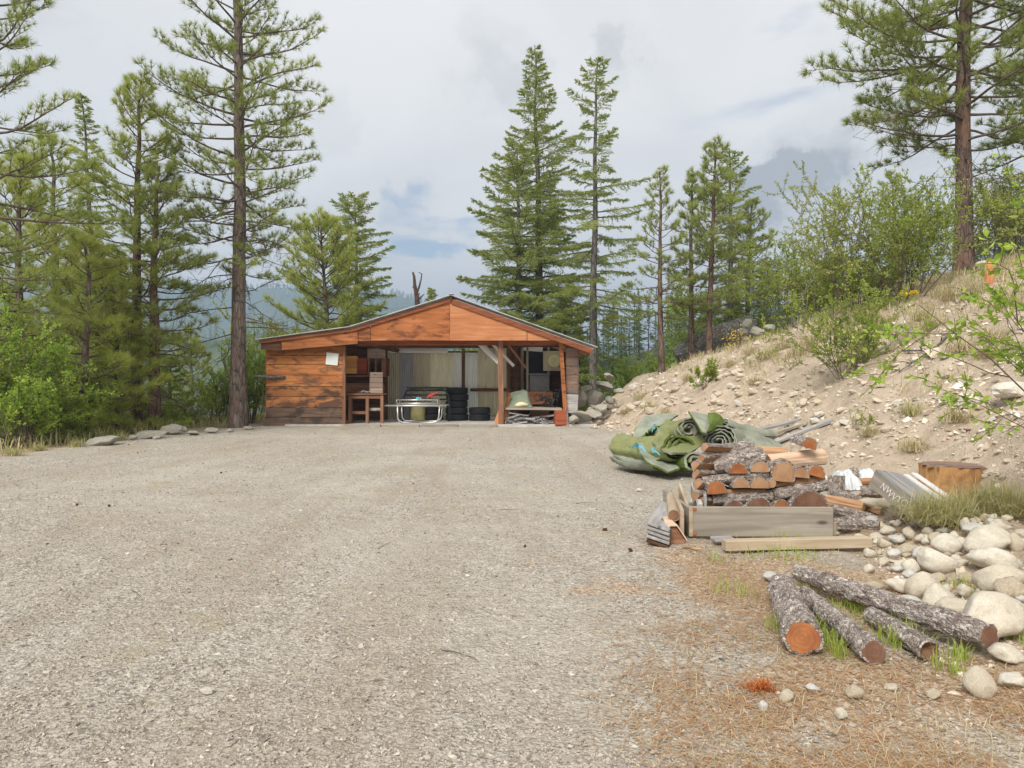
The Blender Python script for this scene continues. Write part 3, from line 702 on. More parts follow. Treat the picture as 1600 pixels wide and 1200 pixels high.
# posts
def post(u, v0, v1, d, w, mt, u1=None, name='post'):
    beam(name, (sx(u,d), d, sz(v0,d)), (sx(u1 if u1 else u,d), d, sz(v1,d)), w, w, MT[mt], shed)
post(783, 666, 532, SY-0.05, 0.17, 'brown_wood', 782)
post(795, 655, 534, 24.2, 0.16, 'dark_wood'); post(805.5, 650, 535, 25.2, 0.11, 'dark_wood'); post(816, 640, 535, 25.6, 0.10, 'grey_board')
post(883, 641, 534, SY-0.08, 0.13, 'ply_orange', 876)
post(603, 656, 545, 25.4, 0.12, 'dark_wood'); post(724, 650, 545, 25.55, 0.12, 'dark_wood')
beam('lean_board', (sx(786), SY+0.05, 0.05), (sx(796), SY+0.3, sz(614)), 0.12, 0.03, MT['ply_orange'], shed, 1.3)
beam('lean_board', (sx(775), SY-0.02, 0.1), (sx(785), SY+0.02, sz(633)), 0.14, 0.03, MT['ply_pink'], shed, 1.4)
# back wall: corrugated and flat panels, one by one
def corr_panel(u0, u1, v0, v1, mt, n, amp=0.03, y=BY):
    x0, x1, z0, z1 = sx(u0,y), sx(u1,y), sz(v1,y), sz(v0,y); nn = n*8+1
    xs = np.linspace(x0, x1, nn); off = amp*np.sin(np.linspace(0, 2*np.pi*n, nn))
    v = np.concatenate([np.stack([xs, y+off+dy, np.full(nn, zz)], -1) for dy in (0, 0.008) for zz in (z0, z1)])
    i = np.arange(nn-1); t = []
    for b0, b1 in ((0, nn),): t += [np.stack([b0+i, b0+i+1, b1+i+1],-1), np.stack([b0+i, b1+i+1, b1+i],-1)]
    g = Geo(); g.add(v, np.concatenate(t)); g.build('wall_panel', MT[mt], rear_wall, False, ((x0+x1)/2, y, (z0+z1)/2))
for (u0,u1,mt,n,dy) in ((604,623,'corr_cream',6,0),(623,627,'corr_grey',1,.05),(627,646,'corr_grey',6,0.02),(646,671,'corr_cream',7,.03),(671,695,'corr_cream',7,0),(695,708,'corr_cream',4,.02),(708,721,'corr_white',4,0),(726,746,'corr_white',6,.03)):
    corr_panel(u0, u1, 551, 657, mt, n, 0.018, BY+dy)
for (u0,u1) in ((746.5,759),(759.5,772),(772.5,785),(785.5,798)):
    board('wall_panel', (sx((u0+u1)/2,BY), BY, 1.5), (sx(u1,BY)-sx(u0,BY), 0.02, 2.7), MT['panel_tan'], rear_wall, bev=0.006)
board('sky_gap_board', (sx(650,BY), BY-0.05, sz(547,BY)), (sx(700,BY)-sx(600,BY), 0.03, 0.22), MT['white_board'], shed)  # white board stands in for daylight showing in the gap above the wall
beam('wall_rail', (sx(735,BY), BY-0.12, sz(609,BY)), (sx(800,BY), BY-0.12, sz(609,BY)), 0.06, 0.12, MT['dark_wood'], shed)
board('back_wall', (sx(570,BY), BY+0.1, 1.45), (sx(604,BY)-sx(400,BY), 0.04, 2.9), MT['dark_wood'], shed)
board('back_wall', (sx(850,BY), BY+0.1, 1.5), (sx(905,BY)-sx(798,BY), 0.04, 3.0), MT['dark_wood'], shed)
# left bay partition behind the workbench
board('partition', (sx(571,24.7), 24.7, 1.4), (sx(603,24.7)-sx(536,24.7), 0.03, 2.6), MT['dark_wood'], shed)
board('partition_panel', (sx(588,24.65), 24.65, sz(556,24.65)), (0.65, 0.02, 0.55), MT['crate_grey'], shed)
# right front wall of weathered boards, patched at the foot
for k in range(7):
    z0 = 0.5+k*0.30
    zt = min(z0+0.29, sz(536))
    u1_ = 903
    board('wall_board', (sx((884+u1_)/2), SY+0.02+0.005*(k%2), (z0+zt)/2), (sx(u1_)-sx(884), 0.03, zt-z0), MT['shake'], end_wall, (0.02,0,rb.uniform(-.004,.004)), 0.006)
slab_poly('side_wall', [(sx(903)-0.02, 0), (sx(903)+0.03, 0), (sx(903)+0.03, sz(537)), (sx(903)-0.02, sz(537))], SY+0.04, BY, MT['shake'], shed)
board('tin_patch', (sx(893), SY-0.03, sz(631)), (0.42, 0.015, 0.62), MT['silver_board'], shed, (0.05,0.05,0))
board('post_foot', (sx(876), SY-0.05, sz(652.5)), (0.38, 0.3, 0.5), MT['crate_red'], shed, (0,0,0.1), 0.02, 0.03, 3)
beam('foot_stake', (sx(887), SY-0.15, -0.02), (sx(884), SY-0.1, sz(636)), 0.10, 0.05, MT['silver_board'], shed)
# right bay store shelf
board('store_shelf', (sx(833,23.2), 23.25, sz(638,23.25)), (sx(879,23.2)-sx(792,23.2), 1.3, 0.07), MT['grey_board'], shed, (0,0.012,0), 0.008)
beam('shelf_bearer', (sx(793,22.9), 22.9, 0.0), (sx(793,22.9), 22.9, sz(640,22.9)), 0.1, 0.1, MT['grey_board'], shed)
board('bay_panel', (sx(838,24.6), 24.6, sz(622,24.6)), (1.2, 0.03, 0.45), MT['ply_pink'], shed, (0.1,0,0))
board('bay_panel', (sx(862,24.9), 24.9, sz(564,24.9)), (0.62, 0.03, 0.72), MT['panel_tan'], shed)
board('bay_panel', (sx(833,25), 25.0, sz(545,25)), (0.7, 0.03, 0.18), MT['white_board'], shed, (0,0.08,0))
for u in (824, 857): post(u, 640, 540, 25.0, 0.08, 'grey_board', name='stud')
# ---------------- things in and on the shed
tag(board('notice_board', (sx(519.5), SY-0.045, sz(561)), (0.40, 0.025, 0.40), MT['white_paint'], None, (0.0, 0.1, 0)), 'small white square notice board tilted on the left shed wall', 'board')
t = thing('workbench', 'rough brown timber workbench in the left bay of the shed', 'workbench', (sx(570,23.2), 23.3, 0.07))
by0 = 23.0
board('bench_top', (sx(571,23.3), 23.35, sz(616,23.2)), (sx(601,23.2)-sx(540,23.2), 0.75, 0.06), MT['brown_wood'], t)
for u, y in ((547,23.05),(574,23.05),(597,23.05),(549,23.65),(597,23.65)):
    beam('leg', (sx(u,y), y, 0.07), (sx(u,y), y, sz(618,23.2)), 0.10, 0.10, MT['brown_wood'], t)
beam('rail', (sx(547,23.04), 23.1, sz(645,23)), (sx(574,23.04), 23.1, sz(645,23)), 0.04, 0.1, MT['brown_wood'], t)
beam('rail', (sx(574,23.04), 23.2, sz(640,23)), (sx(597,23.04), 23.2, sz(640,23)), 0.04, 0.1, MT['grey_board'], t)
beam('rail', (sx(547,23.04), 23.02, sz(621,23)), (sx(597,23.04), 23.02, sz(621,23)), 0.03, 0.09, MT['brown_wood'], t)
board('bench_back', (sx(570,24), 24.0, sz(606,24)), (1.35, 0.03, 0.35), MT['brown_wood'], t)
t = thing('wall_shelf', 'dark timber wall shelf with cubby holes above the workbench', 'shelf', (sx(570,24), 24.2, sz(588,24)))
board('shelf_board', (sx(568,24), 24.15, sz(587.5,24)), (1.45, 0.75, 0.04), MT['brown_wood'], t)
for u in (576.5, 587.5, 598): board('divider', (sx(u,24), 24.2, sz(573,24)), (0.05, 0.6, 0.62), MT['brown_wood'], t)
board('shelf_back', (sx(584,24), 24.55, sz(573,24)), (0.9, 0.02, 0.62), MT['dark_wood'], t)
def crate(name, label, c, size, mt, rot, slats=3):
    t = thing(name, label, 'crate', (c[0], c[1], c[2]-size[2]/2))
    hgt = size[2]/slats
    for k in range(slats):
        z = c[2]-size[2]/2+hgt*(k+.5)
        for s_ in (-1,1):
            for (dx,dy,sxx,syy) in ((0,s_*size[1]/2,size[0],0.02),(s_*(size[0]/2-0.012),0,0.02,size[1]-0.024)):
                q = Matrix.Rotation(rot,3,'Z') @ Vector((dx,dy,0))
                ang = rot if syy == 0.02 else rot+math.pi/2
                board('slat', (c[0]+q.x, c[1]+q.y, z), (sxx if syy==0.02 else syy, 0.02, hgt-0.012), MT[mt], t, (0,0,ang), 0.003)
    board('bottom', (c[0], c[1], c[2]-size[2]/2+0.015), (size[0]-.03, size[1]-.03, 0.02), MT[mt], t, (0,0,rot))
    return t
crate('wooden_crate', 'pale orange wooden crate on the wall shelf nearest the front wall', (sx(545.5,23.7), 23.85, sz(570.5,23.7)+0.01), (0.48,0.45,0.62), 'crate', 0.05)
crate('wooden_crate', 'dark red wooden crate beside the pale one on the wall shelf', (sx(565.5,24), 24.1, sz(571.5,24)-0.02), (0.38,0.4,0.56), 'crate_red', 0.0)
crate('wooden_crate', 'tall grey weathered wooden crate standing on the workbench', (sx(586.5,23.3), 23.4, sz(597,23.3)-0.02), (0.42,0.34,0.72), 'crate_grey', 0.3, 4)
g = Geo(); r_ = rng(5)
for k in range(14):
    a = np.array([sx(571,23.15), 23.15, sz(613,23.15)]) + r_.normal(0,[.09,.06,.005]); gbox(g, a+[0,0,.02], (.16,.02,.012), tuple(r_.uniform(-.6,.6,3)))
tag(g.build('scrap_heap', MT['silver_board'], loc=(sx(571,23.15), 23.15, sz(614,23.15))), 'little heap of grey wood offcuts on the workbench', 'scrap')
# tyres
def tyre_mesh():
    prof = [(0.24,-0.095),(0.27,-0.115),(0.35,-0.12),(0.395,-0.10),(0.41,-0.075),(0.41,-0.045),(0.40,-0.04),(0.40,-0.03),(0.412,-0.025),(0.412,0.025),(0.40,0.03),(0.40,0.04),(0.41,0.045),(0.41,0.075),(0.395,0.10),(0.35,0.12),(0.27,0.115),(0.24,0.095),(0.23,0.0)]
    n = 40; th = np.linspace(0, 2*np.pi, n, endpoint=False); p = np.array(prof); k = len(p)
    v = np.stack([np.cos(th)[:,None]*p[None,:,0], np.sin(th)[:,None]*p[None,:,0], np.broadcast_to(p[None,:,1], (n,k))], -1).reshape(-1,3)
    i = np.arange(n)[:,None]; j = np.arange(k)[None,:]; i2 = (i+1) % n; j2 = (j+1) % k
    q = np.stack([i*k+j, i2*k+j, i2*k+j2, i*k+j2], -1).reshape(-1,4)
    g = Geo(); g.add(v, np.concatenate([q[:,[0,1,2]], q[:,[0,2,3]]])); return g.mesh('tyre', MT['rubber'], False)
tm = tyre_mesh()
def tyre(u, d, z, label, sc=1.0, dx=0.0):
    o = obj('tyre', tm, None, (sx(u,d)+dx, d, z), (0, 0, rb.uniform(0,6)), (sc, sc, 1.0)); tag(o, label, 'tyre', 'old tyres stored in the shed')
ords = ['bottom', 'second from the bottom', 'middle', 'second from the top', 'topmost']
for k in range(5): tyre(713.5, 25.0, 0.19+k*0.242, f'black tyre, {ords[k]} of the tall stack of five', dx=rb.uniform(-.03,.03))
for k in range(2): tyre(749.5, 24.9, 0.19+k*0.242, f'black tyre, {["lower","upper"][k]} of the low pair right of the tall stack', 0.95)
for k in range(2): tyre(676, 25.1, 0.19+k*0.242, f'black tyre, {["lower","upper"][k]} of the pair half hidden behind the metal cot', 0.95)
# cot frame of pale tube with sled legs
CY0, CY1 = 23.1, 24.0
t = thing('metal_cot', 'pale tubular metal cot frame with sled legs standing in the shed', 'cot', (sx(648,CY0), (CY0+CY1)/2, 0.07))
def tb(name, pts, r, mt, parent, sides=8):
    g = Geo(); tube(g, pts, r, sides, cap=True); g.build(name, MT[mt], parent, True, tuple(np.mean(np.asarray(pts,float),axis=0)))
def rounded(pts, rad=0.12, n=4):
    pts = [np.asarray(p, float) for p in pts]; out = [pts[0]]
    for a, b, c in zip(pts, pts[1:], pts[2:]):
        p0 = b + nrm(a-b)*rad; p1 = b + nrm(c-b)*rad
        for k in range(n+1):
            s_ = k/n; out.append((1-s_)**2*p0 + 2*s_*(1-s_)*b + s_**2*p1)
    return out+[pts[-1]]
zt = sz(634,CY0)
for y in (CY0, CY1):
    tb('side_rail', [(sx(597,CY0), y, zt), (sx(697,CY0), y, zt)], 0.032, 'steel', t)
    tb('sled_leg', rounded([(sx(621,CY0), y, zt), (sx(621.5,CY0), y, 0.1), (sx(685,CY0), y, 0.1), (sx(687,CY0), y, zt)], 0.2), 0.028, 'steel', t)
for u in (598, 620, 640, 660, 680, 696): tb('cross_bar', [(sx(u,CY0), CY0, zt), (sx(u,CY0), CY1, zt)], 0.02, 'steel', t)
t = thing('cot_rack', 'flat pale metal rack lying on top of the cot', 'rack', (sx(650,CY0), 23.5, zt+0.05))
for dz in (0.07, 0.19):
    tb('frame_rail', [(sx(619,CY0), 23.2, zt+dz), (sx(683,CY0), 23.2, zt+dz)], 0.022, 'steel', t)
    tb('frame_rail', [(sx(619,CY0), 23.8, zt+dz), (sx(683,CY0), 23.8, zt+dz)], 0.022, 'steel', t)
for u in (619, 683): tb('frame_end', rounded([(sx(u,CY0), 23.2, zt+.06), (sx(u,CY0), 23.2, zt+.2), (sx(u,CY0), 23.8, zt+.2), (sx(u,CY0), 23.8, zt+.06)], 0.03), 0.022, 'steel', t)
t = thing('black_rack', 'black tubular rack with sloped ends standing behind the cot', 'rack', (sx(663,24.3), 24.4, 0.07))
for v0 in (610, 617, 624): tb('rack_bar', [(sx(634-(v0-610)*.3,24.3), 24.3, sz(v0,24.3)), (sx(699+(v0-610)*.1,24.3), 24.3, sz(v0,24.3))], 0.03, 'black_steel', t)
tb('rack_frame', rounded([(sx(629,24.3), 24.3, 0.07), (sx(630,24.3), 24.3, sz(624,24.3)), (sx(636,24.3), 24.3, sz(609,24.3)), (sx(697,24.3), 24.3, sz(609,24.3)), (sx(702,24.3), 24.3, sz(624,24.3)), (sx(702,24.3), 24.3, 0.07)], 0.15), 0.035, 'black_steel', t)
board('rack_plate', (sx(668,24.35), 24.35, sz(606,24.35)), (1.5, 0.06, 0.07), MT['black_steel'], t)
t = thing('red_tool', 'red handled tool resting on the pale metal frame', 'tool', (sx(675,23.4), 23.45, zt+0.22))
for k in range(5):
    a = P(668+k*3.4, 622-k*1.7, 23.4); b = P(672+k*3.2, 616.5-k*.6, 23.5); tb('handle', [a, (Vector(a)+Vector(b))/2+Vector((0,0,.03)), b], 0.025, 'red_plastic', t, 6)
t = thing('blue_bottle', 'small pale blue bottle lying on the metal frame', 'bottle', P(653,622,23.5))
tb('bottle_body', [P(650,623,23.5), P(656,622.5,23.5)], 0.05, 'blue_plastic', t, 10); tb('bottle_neck', [P(656.2,622.5,23.5), P(658,622.3,23.5)], 0.02, 'white_paint', t, 8)
g = Geo(); c = Vector((sx(653,24.8), 24.8, 0.07))
tube(g, [c, c+Vector((0,0,.02)), c+Vector((0,0,.5)), c+Vector((0,0,.52)), c+Vector((0,0,.58))], [.25,.27,.27,.25,.25], 20, cap=True)
tag(g.build('storage_drum', MT['olive_drum'], None, False, tuple(c)), 'dull yellow storage drum on the slab behind the cot', 'drum')
# pale channel strips hanging diagonally under the eave
for k, (u0,v0,u1,v1,d,w) in enumerate(((744,533,779,567,22.9,.13),(752,533,786,572,23.1,.08),(768,536,803,572,23.4,.10),(795,540,822,575,23.3,.07))):
    nm = ['widest pale strip', 'narrow pale strip', 'inner pale strip', 'brown strip'][k]
    a, b = P(u0,v0,d), P(u1,v1,d)
    tag(beam('hanging_strip', a, b, w, 0.03, MT['white_board'] if k < 3 else MT['brown_wood'], None, 1.2), f'{nm} hanging at a slant beside the brown shed post', 'strip', 'slanting strips under the shed eave')
# things in the right bay
g = Geo(); n = 18; xs = np.linspace(sx(792,23), sx(833,23), n); ys = np.linspace(22.75, 23.7, n); X, Y = np.meshgrid(xs, ys)
fx = (X-xs[0])/(xs[-1]-xs[0]); fy = (Y-ys[0])/(ys[-1]-ys[0]); zs_ = sz(637,23)+0.02
Z = zs_ + 0.56*np.sin(np.clip(fy*1.25,0,1)*np.pi/2)*(0.75+0.25*np.sin(fx*2.6))*np.minimum(1, (1-fx)*5)*np.minimum(1, fx*7+0.25) + 0.05*fbm(X*5, Y*5, 3)*fy
v = np.stack([X,Y,Z],-1).reshape(-1,3); v2 = v.copy(); v2[:,2] = zs_
ii = (np.arange(n-1)[:,None]*n+np.arange(n-1)[None,:]).ravel(); t_ = np.concatenate([np.stack([ii,ii+1,ii+n+1],-1), np.stack([ii,ii+n+1,ii+n],-1)])
g.add(v, t_); g.add(v2, t_[:,::-1]); e = np.arange(n-1)
for ed in (e, (n-1)*n+e, e*n, e*n+n-1):
    st = 1 if ed is e or ed[0] == (n-1)*n and ed[1]-ed[0] == 1 else n
    g.add(np.concatenate([v, v2]), np.concatenate([np.stack([ed, ed+st, ed+st+n*n],-1), np.stack([ed, ed+st+n*n, ed+n*n],-1)]))
tag(g.build('canvas_bundle', MT['canvas'], None, True, (sx(812,23), 23.2, zs_)), 'bulging grey green canvas bundle on the store shelf', 'bundle')
# rocks
def ico(sub):
    bm = bmesh.new(); bmesh.ops.create_icosphere(bm, subdivisions=sub, radius=1.0)
    v = np.array([q.co[:] for q in bm.verts]); t = np.array([[q.index for q in f.verts] for f in bm.faces]); bm.free(); return v, t
ICO = {k: ico(k) for k in (1,2,3,4)}
def rock_verts(seed, sub=3, flat=0.7, bumpy=0.12, cuts=0):
    r_ = rng(seed); v = ICO[sub][0].copy(); off = r_.uniform(-50, 50, 3)
    d = np.array([mnoise.fractal(Vector(p*0.9+off), 1.0, 2.0, 3) for p in v]); d2 = np.array([mnoise.noise(Vector(p*2.6+off)) for p in v])
    v = v*(1 + bumpy*1.6*d + bumpy*0.4*d2)[:,None]
    for _ in range(cuts):
        nn = nrm(r_.standard_normal(3)); lim = r_.uniform(0.5, 0.85)
        dist = v @ nn - lim; v = v - np.maximum(dist, 0)[:,None]*nn*0.9
    v = v*np.array([1.0, r_.uniform(0.7,0.95), flat]); v = v/np.abs(v).max(axis=0)*np.array([1.0, r_.uniform(.72,.95), flat])
    return v
def rock_mesh(seed, mat, sub=3, flat=0.7, bumpy=0.12, cuts=0, smooth=True):
    g = Geo(); g.add(rock_verts(seed, sub, flat, bumpy, cuts), ICO[sub][1]); return g.mesh('rock', mat, smooth)
COB = [rock_mesh(100+k, MT[['cobble','cobble_blue','cobble','cobble_brown','cobble'][k%5]], 3, [.72,.6,.8,.66][k%4], 0.2, [1,4,2,6,3,0,5][k%7]) for k in range(10)]
SCR = [rock_mesh(200+k, MT['scree'], 2, 0.6, 0.2, 5, False) for k in range(6)]
SCP = [rock_mesh(300+k, MT['scree_pale'], 3, 0.62, 0.2, 5, False) for k in range(4)]
GRK = [rock_mesh(400+k, MT['rock_grey'], 3, 0.7, 0.25, 7, False) for k in range(4)]
def rock_at(u, v, w, h, label, group, meshes, name, k, tilt=0.15, cat='rock', d=None, sink=0.25):
    """v is the rock's centre in the photo, w and h its width and height in pixels"""
    p, dd = hit(u, v+h*0.42) if d is None else (P(u, v+h*0.4, d), d)
    s = w/F*dd/2; hz = h/F*dd/2
    me = meshes[k % len(meshes)]; r = random.Random(k*7+len(label))
    o = obj(name, me, None, (p.x, p.y+s*0.3, p.z+hz*(1-sink)), (r.uniform(-tilt,tilt), r.uniform(-tilt,tilt), r.choice([0,math.pi])+r.uniform(-.4,.4)), (s, s, hz/0.72))
    return tag(o, label, cat, group)

# cable tangle, foam, cabinet, clock in the right bay
rc = rng(9); g = Geo()
for k in range(26):
    c = np.array(P(859+rc.uniform(-13,14), 630-abs(rc.normal(0,9)), 23.3+rc.uniform(-.3,.3))); pts=[c]; d_ = nrm(rc.standard_normal(3))
    for _ in range(9): d_ = nrm(d_+0.7*rc.standard_normal(3)); pts.append(pts[-1]+d_*0.07)
    pts = np.array(pts); pts[:,2] = np.maximum(pts[:,2], sz(637,23.3)+0.05); tube(g, pts, 0.016, 4)
tag(g.build('cable_tangle', MT['black_steel'], None, True, tuple(P(859,637,23.3))), 'tangle of black cable heaped on the store shelf', 'cable')
g = Geo(); g.add(rock_verts(61,3,0.5,0.2)*np.array([.24,.18,.2])+np.array(P(815,632.5,22.85)), ICO[3][1])
tag(g.build('foam_cushion', MT['foam'], None, True, tuple(P(815,636,22.85))), 'cream foam cushion in front of the canvas bundle', 'cushion')
t = thing('dark_cabinet', 'tall black cabinet at the back of the right bay', 'cabinet', (sx(840,25.6), 25.6, 0.07))
board('cabinet_body', (sx(841,25.6), 25.62, 1.45), (0.85, 0.3, 2.5), MT['dark_cabinet'], t); board('cabinet_door', (sx(841,25.45), 25.47, 1.5), (0.78, 0.03, 2.3), MT['dark_cabinet'], t)
board('handle', (sx(853,25.4), 25.43, 1.6), (0.02, 0.03, 0.14), MT['steel'], t)
t = thing('grey_cooker', 'grey metal box appliance below the black cabinet', 'appliance', (sx(843,25.1), 25.1, 0.07))
board('box_body', (sx(843,25.0), 25.05, sz(601,25)), (0.72, 0.4, 0.72), MT['grey_box'], t, bev=0.02); board('box_lid', (sx(843,25.0), 25.03, sz(592,25)+0.17), (0.78, 0.46, 0.05), MT['grey_box'], t)
board('box_stand', (sx(843,25.0), 25.05, 0.42), (0.7, 0.4, 0.68), MT['dark_wood'], t)
g = Geo(); c = np.array(P(866,564,24.86)); tube(g, [c, c-np.array([0,.05,0])], 0.24, 28, cap=True)
t = thing('wall_clock', 'round yellow wall clock on the pale panel in the right bay', 'clock', tuple(c))
g.build('clock_case', MT['clock'], t, False, tuple(c)); g = Geo(); tube(g, [c-np.array([0,.052,0]), c-np.array([0,.06,0])], 0.18, 24, cap=True); cf = g.build('clock_face', MT['foam'], t, False, tuple(c))
beam('clock_hand', c-np.array([0,.065,0]), c+np.array([.08,-.065,.06]), 0.015, 0.006, MT['black_steel'], cf); beam('clock_hand', c-np.array([0,.068,0]), c+np.array([-.02,-.068,.13]), 0.012, 0.006, MT['black_steel'], cf)
# split kindling stored under the shelf: a heap of countable sticks
for k in range(44):
    c = P(797+rc.uniform(0,62), 662-rc.uniform(0,16)*(1-k/90), 22.7+rc.uniform(-.05,.45)); L = rc.uniform(.35,.7)
    o = board('kindling_stick', (c.x, c.y, max(c.z, .06)), (L, rc.uniform(.04,.08), rc.uniform(.03,.06)), MT['silver_board'], None, (rc.uniform(-.5,.5), rc.uniform(-.35,.35), rc.uniform(-1.0,1.0)), 0.004)
    tag(o, 'grey split kindling stick in the heap under the store shelf', 'stick', 'kindling under the store shelf')

# ================================================================== trees
UP = np.array([0,0,1.0])
def needles(geo, pos, dirs, length, K, width, spread, r_, tint, droop=0.0):
    T = len(pos); d = nrm(np.repeat(dirs, K, 0) + spread*r_.standard_normal((T*K,3))); d[:,2] -= droop; d = nrm(d)
    side = nrm(np.cross(d, r_.standard_normal((T*K,3))))
    L = (np.repeat(length, K)*r_.uniform(0.75,1.1,T*K))[:,None]; b = np.repeat(pos, K, 0)
    v = np.stack([b-side*width, b+side*width, b+d*L], 1).reshape(-1,3)
    t = np.arange(T*K*3).reshape(-1,3); geo.add(v, t, 0, np.clip(np.repeat(np.repeat(tint,K)+r_.uniform(-.1,.1,T*K),3),0,1))
def trunk_path(base, h, lean, r_, n=14, wob=0.012):
    s = np.linspace(0,1,n); w = np.cumsum(r_.normal(0,wob,(n,2)),0)*h*0.5
    p = np.zeros((n,3)); p[:,2] = s*h; p[:,:2] = s[:,None]*np.array(lean)*h + w*s[:,None]; return p+np.asarray(base)
def along(path, f):
    x = f*(len(path)-1); i = np.clip(np.floor(x).astype(int),0,len(path)-2); t = (x-i)[...,None] if np.ndim(x) else x-i
    return path[i]*(1-t)+path[i+1]*t
def pine(label, u, d, h, r, crown_r, cb, seed, nb=80, K=30, tuft=0.2, bark='bark_pine', leaf='needle_pine', z0=None, lean=(0,0), dead=14, up=0.9, dens=1.0, group='pines around the lot', base_sink=0.15, wid=0.0065, pw=.65, name='pine_tree', x=None, first_az=None, deadlow=0.1):
    r_ = rng(seed); X = sx(u,d) if x is None else x; Z = Hs(X,d) if z0 is None else z0
    base = np.array([X,d,Z-base_sink]); t = thing(name, label, 'tree', (X,d,Z), group)
    path = trunk_path(base, h, lean, r_); s = np.linspace(0,1,14)
    rad = r*(1-s)**0.75*0.92+0.02; rad[0] *= 1.35; rad[1] *= 1.05
    g = Geo(); fine = np.linspace(0,1,40); fp = along(path, fine); fr = np.interp(fine, s, rad)
    tube(g, fp, fr, 14, wob=0.035, r_=r_); gl = Geo(); gb = Geo()
    pos=[]; dr=[]; ln=[]; ti=[]
    def twig(p0, d0, L, rad0, sag, nn=4):
        pts=[p0]; dd=d0.copy()
        for _ in range(nn): dd = nrm(dd + np.array([0,0,sag]) + r_.normal(0,.13,3)); pts.append(pts[-1]+dd*L/nn)
        pts=np.array(pts); tube(gb, pts, np.linspace(rad0, max(.004,rad0*.35), nn+1), 3 if rad0 < .02 else 5); return pts, dd
    for i in range(nb):
        f = cb + (0.985-cb)*((i+r_.random())/nb)**0.92; tt = (f-cb)/(1-cb)
        prof = (1-tt)**pw*(0.55+0.45*min(1,tt/0.18)) + 0.06
        L = crown_r*prof*r_.uniform(0.6,1.12); az = i*2.399+r_.uniform(-.5,.5) + (first_az or 0)
        el = -0.22 + up*tt + r_.uniform(-.15,.15); d0 = np.array([math.cos(az)*math.cos(el), math.sin(az)*math.cos(el), math.sin(el)])
        p0 = along(path, f); n = 7; pts=[p0]; dd=d0.copy()
        for k in range(n): dd = nrm(dd + np.array([0,0,0.03+0.06*(k/n)]) + r_.normal(0,.10,3)); pts.append(pts[-1]+dd*L/n)
        pts=np.array(pts); rb_ = max(.008, min(.045, .012*L+.008)); tube(gb, pts, np.linspace(rb_, .006, n+1), 5)
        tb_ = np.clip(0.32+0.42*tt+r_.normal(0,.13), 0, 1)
        nt = int((3+L*4.2)*dens)
        for k in range(nt):
            sf = 0.28+0.72*((k+r_.random())/nt); pp = along(pts, sf); tg = nrm(along(pts, min(1,sf+.05))-along(pts, max(0,sf-.1)))
            sd = nrm(np.cross(tg,UP))*(1 if k%2 else -1); d1 = nrm(tg*r_.uniform(.4,1.1)+sd*r_.uniform(.5,1.0)+UP*r_.uniform(-.1,.55))
            tl = (0.12+0.36*L*(1.08-sf))*r_.uniform(.6,1.1); tp, td = twig(pp, d1, tl, .011, .10, 3)
            for q in ([1.0,.62] if tl < .4 else [1.0,.75,.5]):
                pos.append(along(tp,q)); dr.append(nrm(td*(.9 if q==1 else .5)+UP*.25+r_.normal(0,.2,3))); ln.append(tuft*r_.uniform(.6,1.3)); ti.append(tb_+r_.normal(0,.09))
        pos.append(pts[-1]); dr.append(dd); ln.append(tuft*1.15); ti.append(tb_)
    for i in range(dead):          # bare lower branches
        f = deadlow+(cb-deadlow+0.12)*(i+r_.random())/max(1,dead); az = r_.uniform(0,6.28); L = crown_r*r_.uniform(.35,.8); el=r_.uniform(-.35,.15)
        pts, dd = twig(along(path,f), np.array([math.cos(az)*math.cos(el), math.sin(az)*math.cos(el), math.sin(el)]), L, .022, -.04, 6)
        for k in range(int(5+3*L)):
            q = r_.uniform(.25,1); sdv = nrm(r_.standard_normal(3)+dd*.6); tp,_ = twig(along(pts,q), sdv, L*r_.uniform(.15,.4), .009, -.06, 4)
            for _ in range(2): twig(along(tp,r_.uniform(.4,1)), nrm(r_.standard_normal(3)+sdv*.5), L*.12, .006, -.05, 3)
    tro = g.build('trunk', MT[bark], t, True, tuple(base)); gb.build('branches', MT['bark_twig'] if bark!='bark_red' else MT['bark_twig'], t, True, tuple(base))
    needles(gl, np.array(pos), np.array(dr), np.array(ln), K, wid, 0.55, r_, np.array(ti)); gl.build('crown', MT[leaf], t, False, tuple(base)); return t
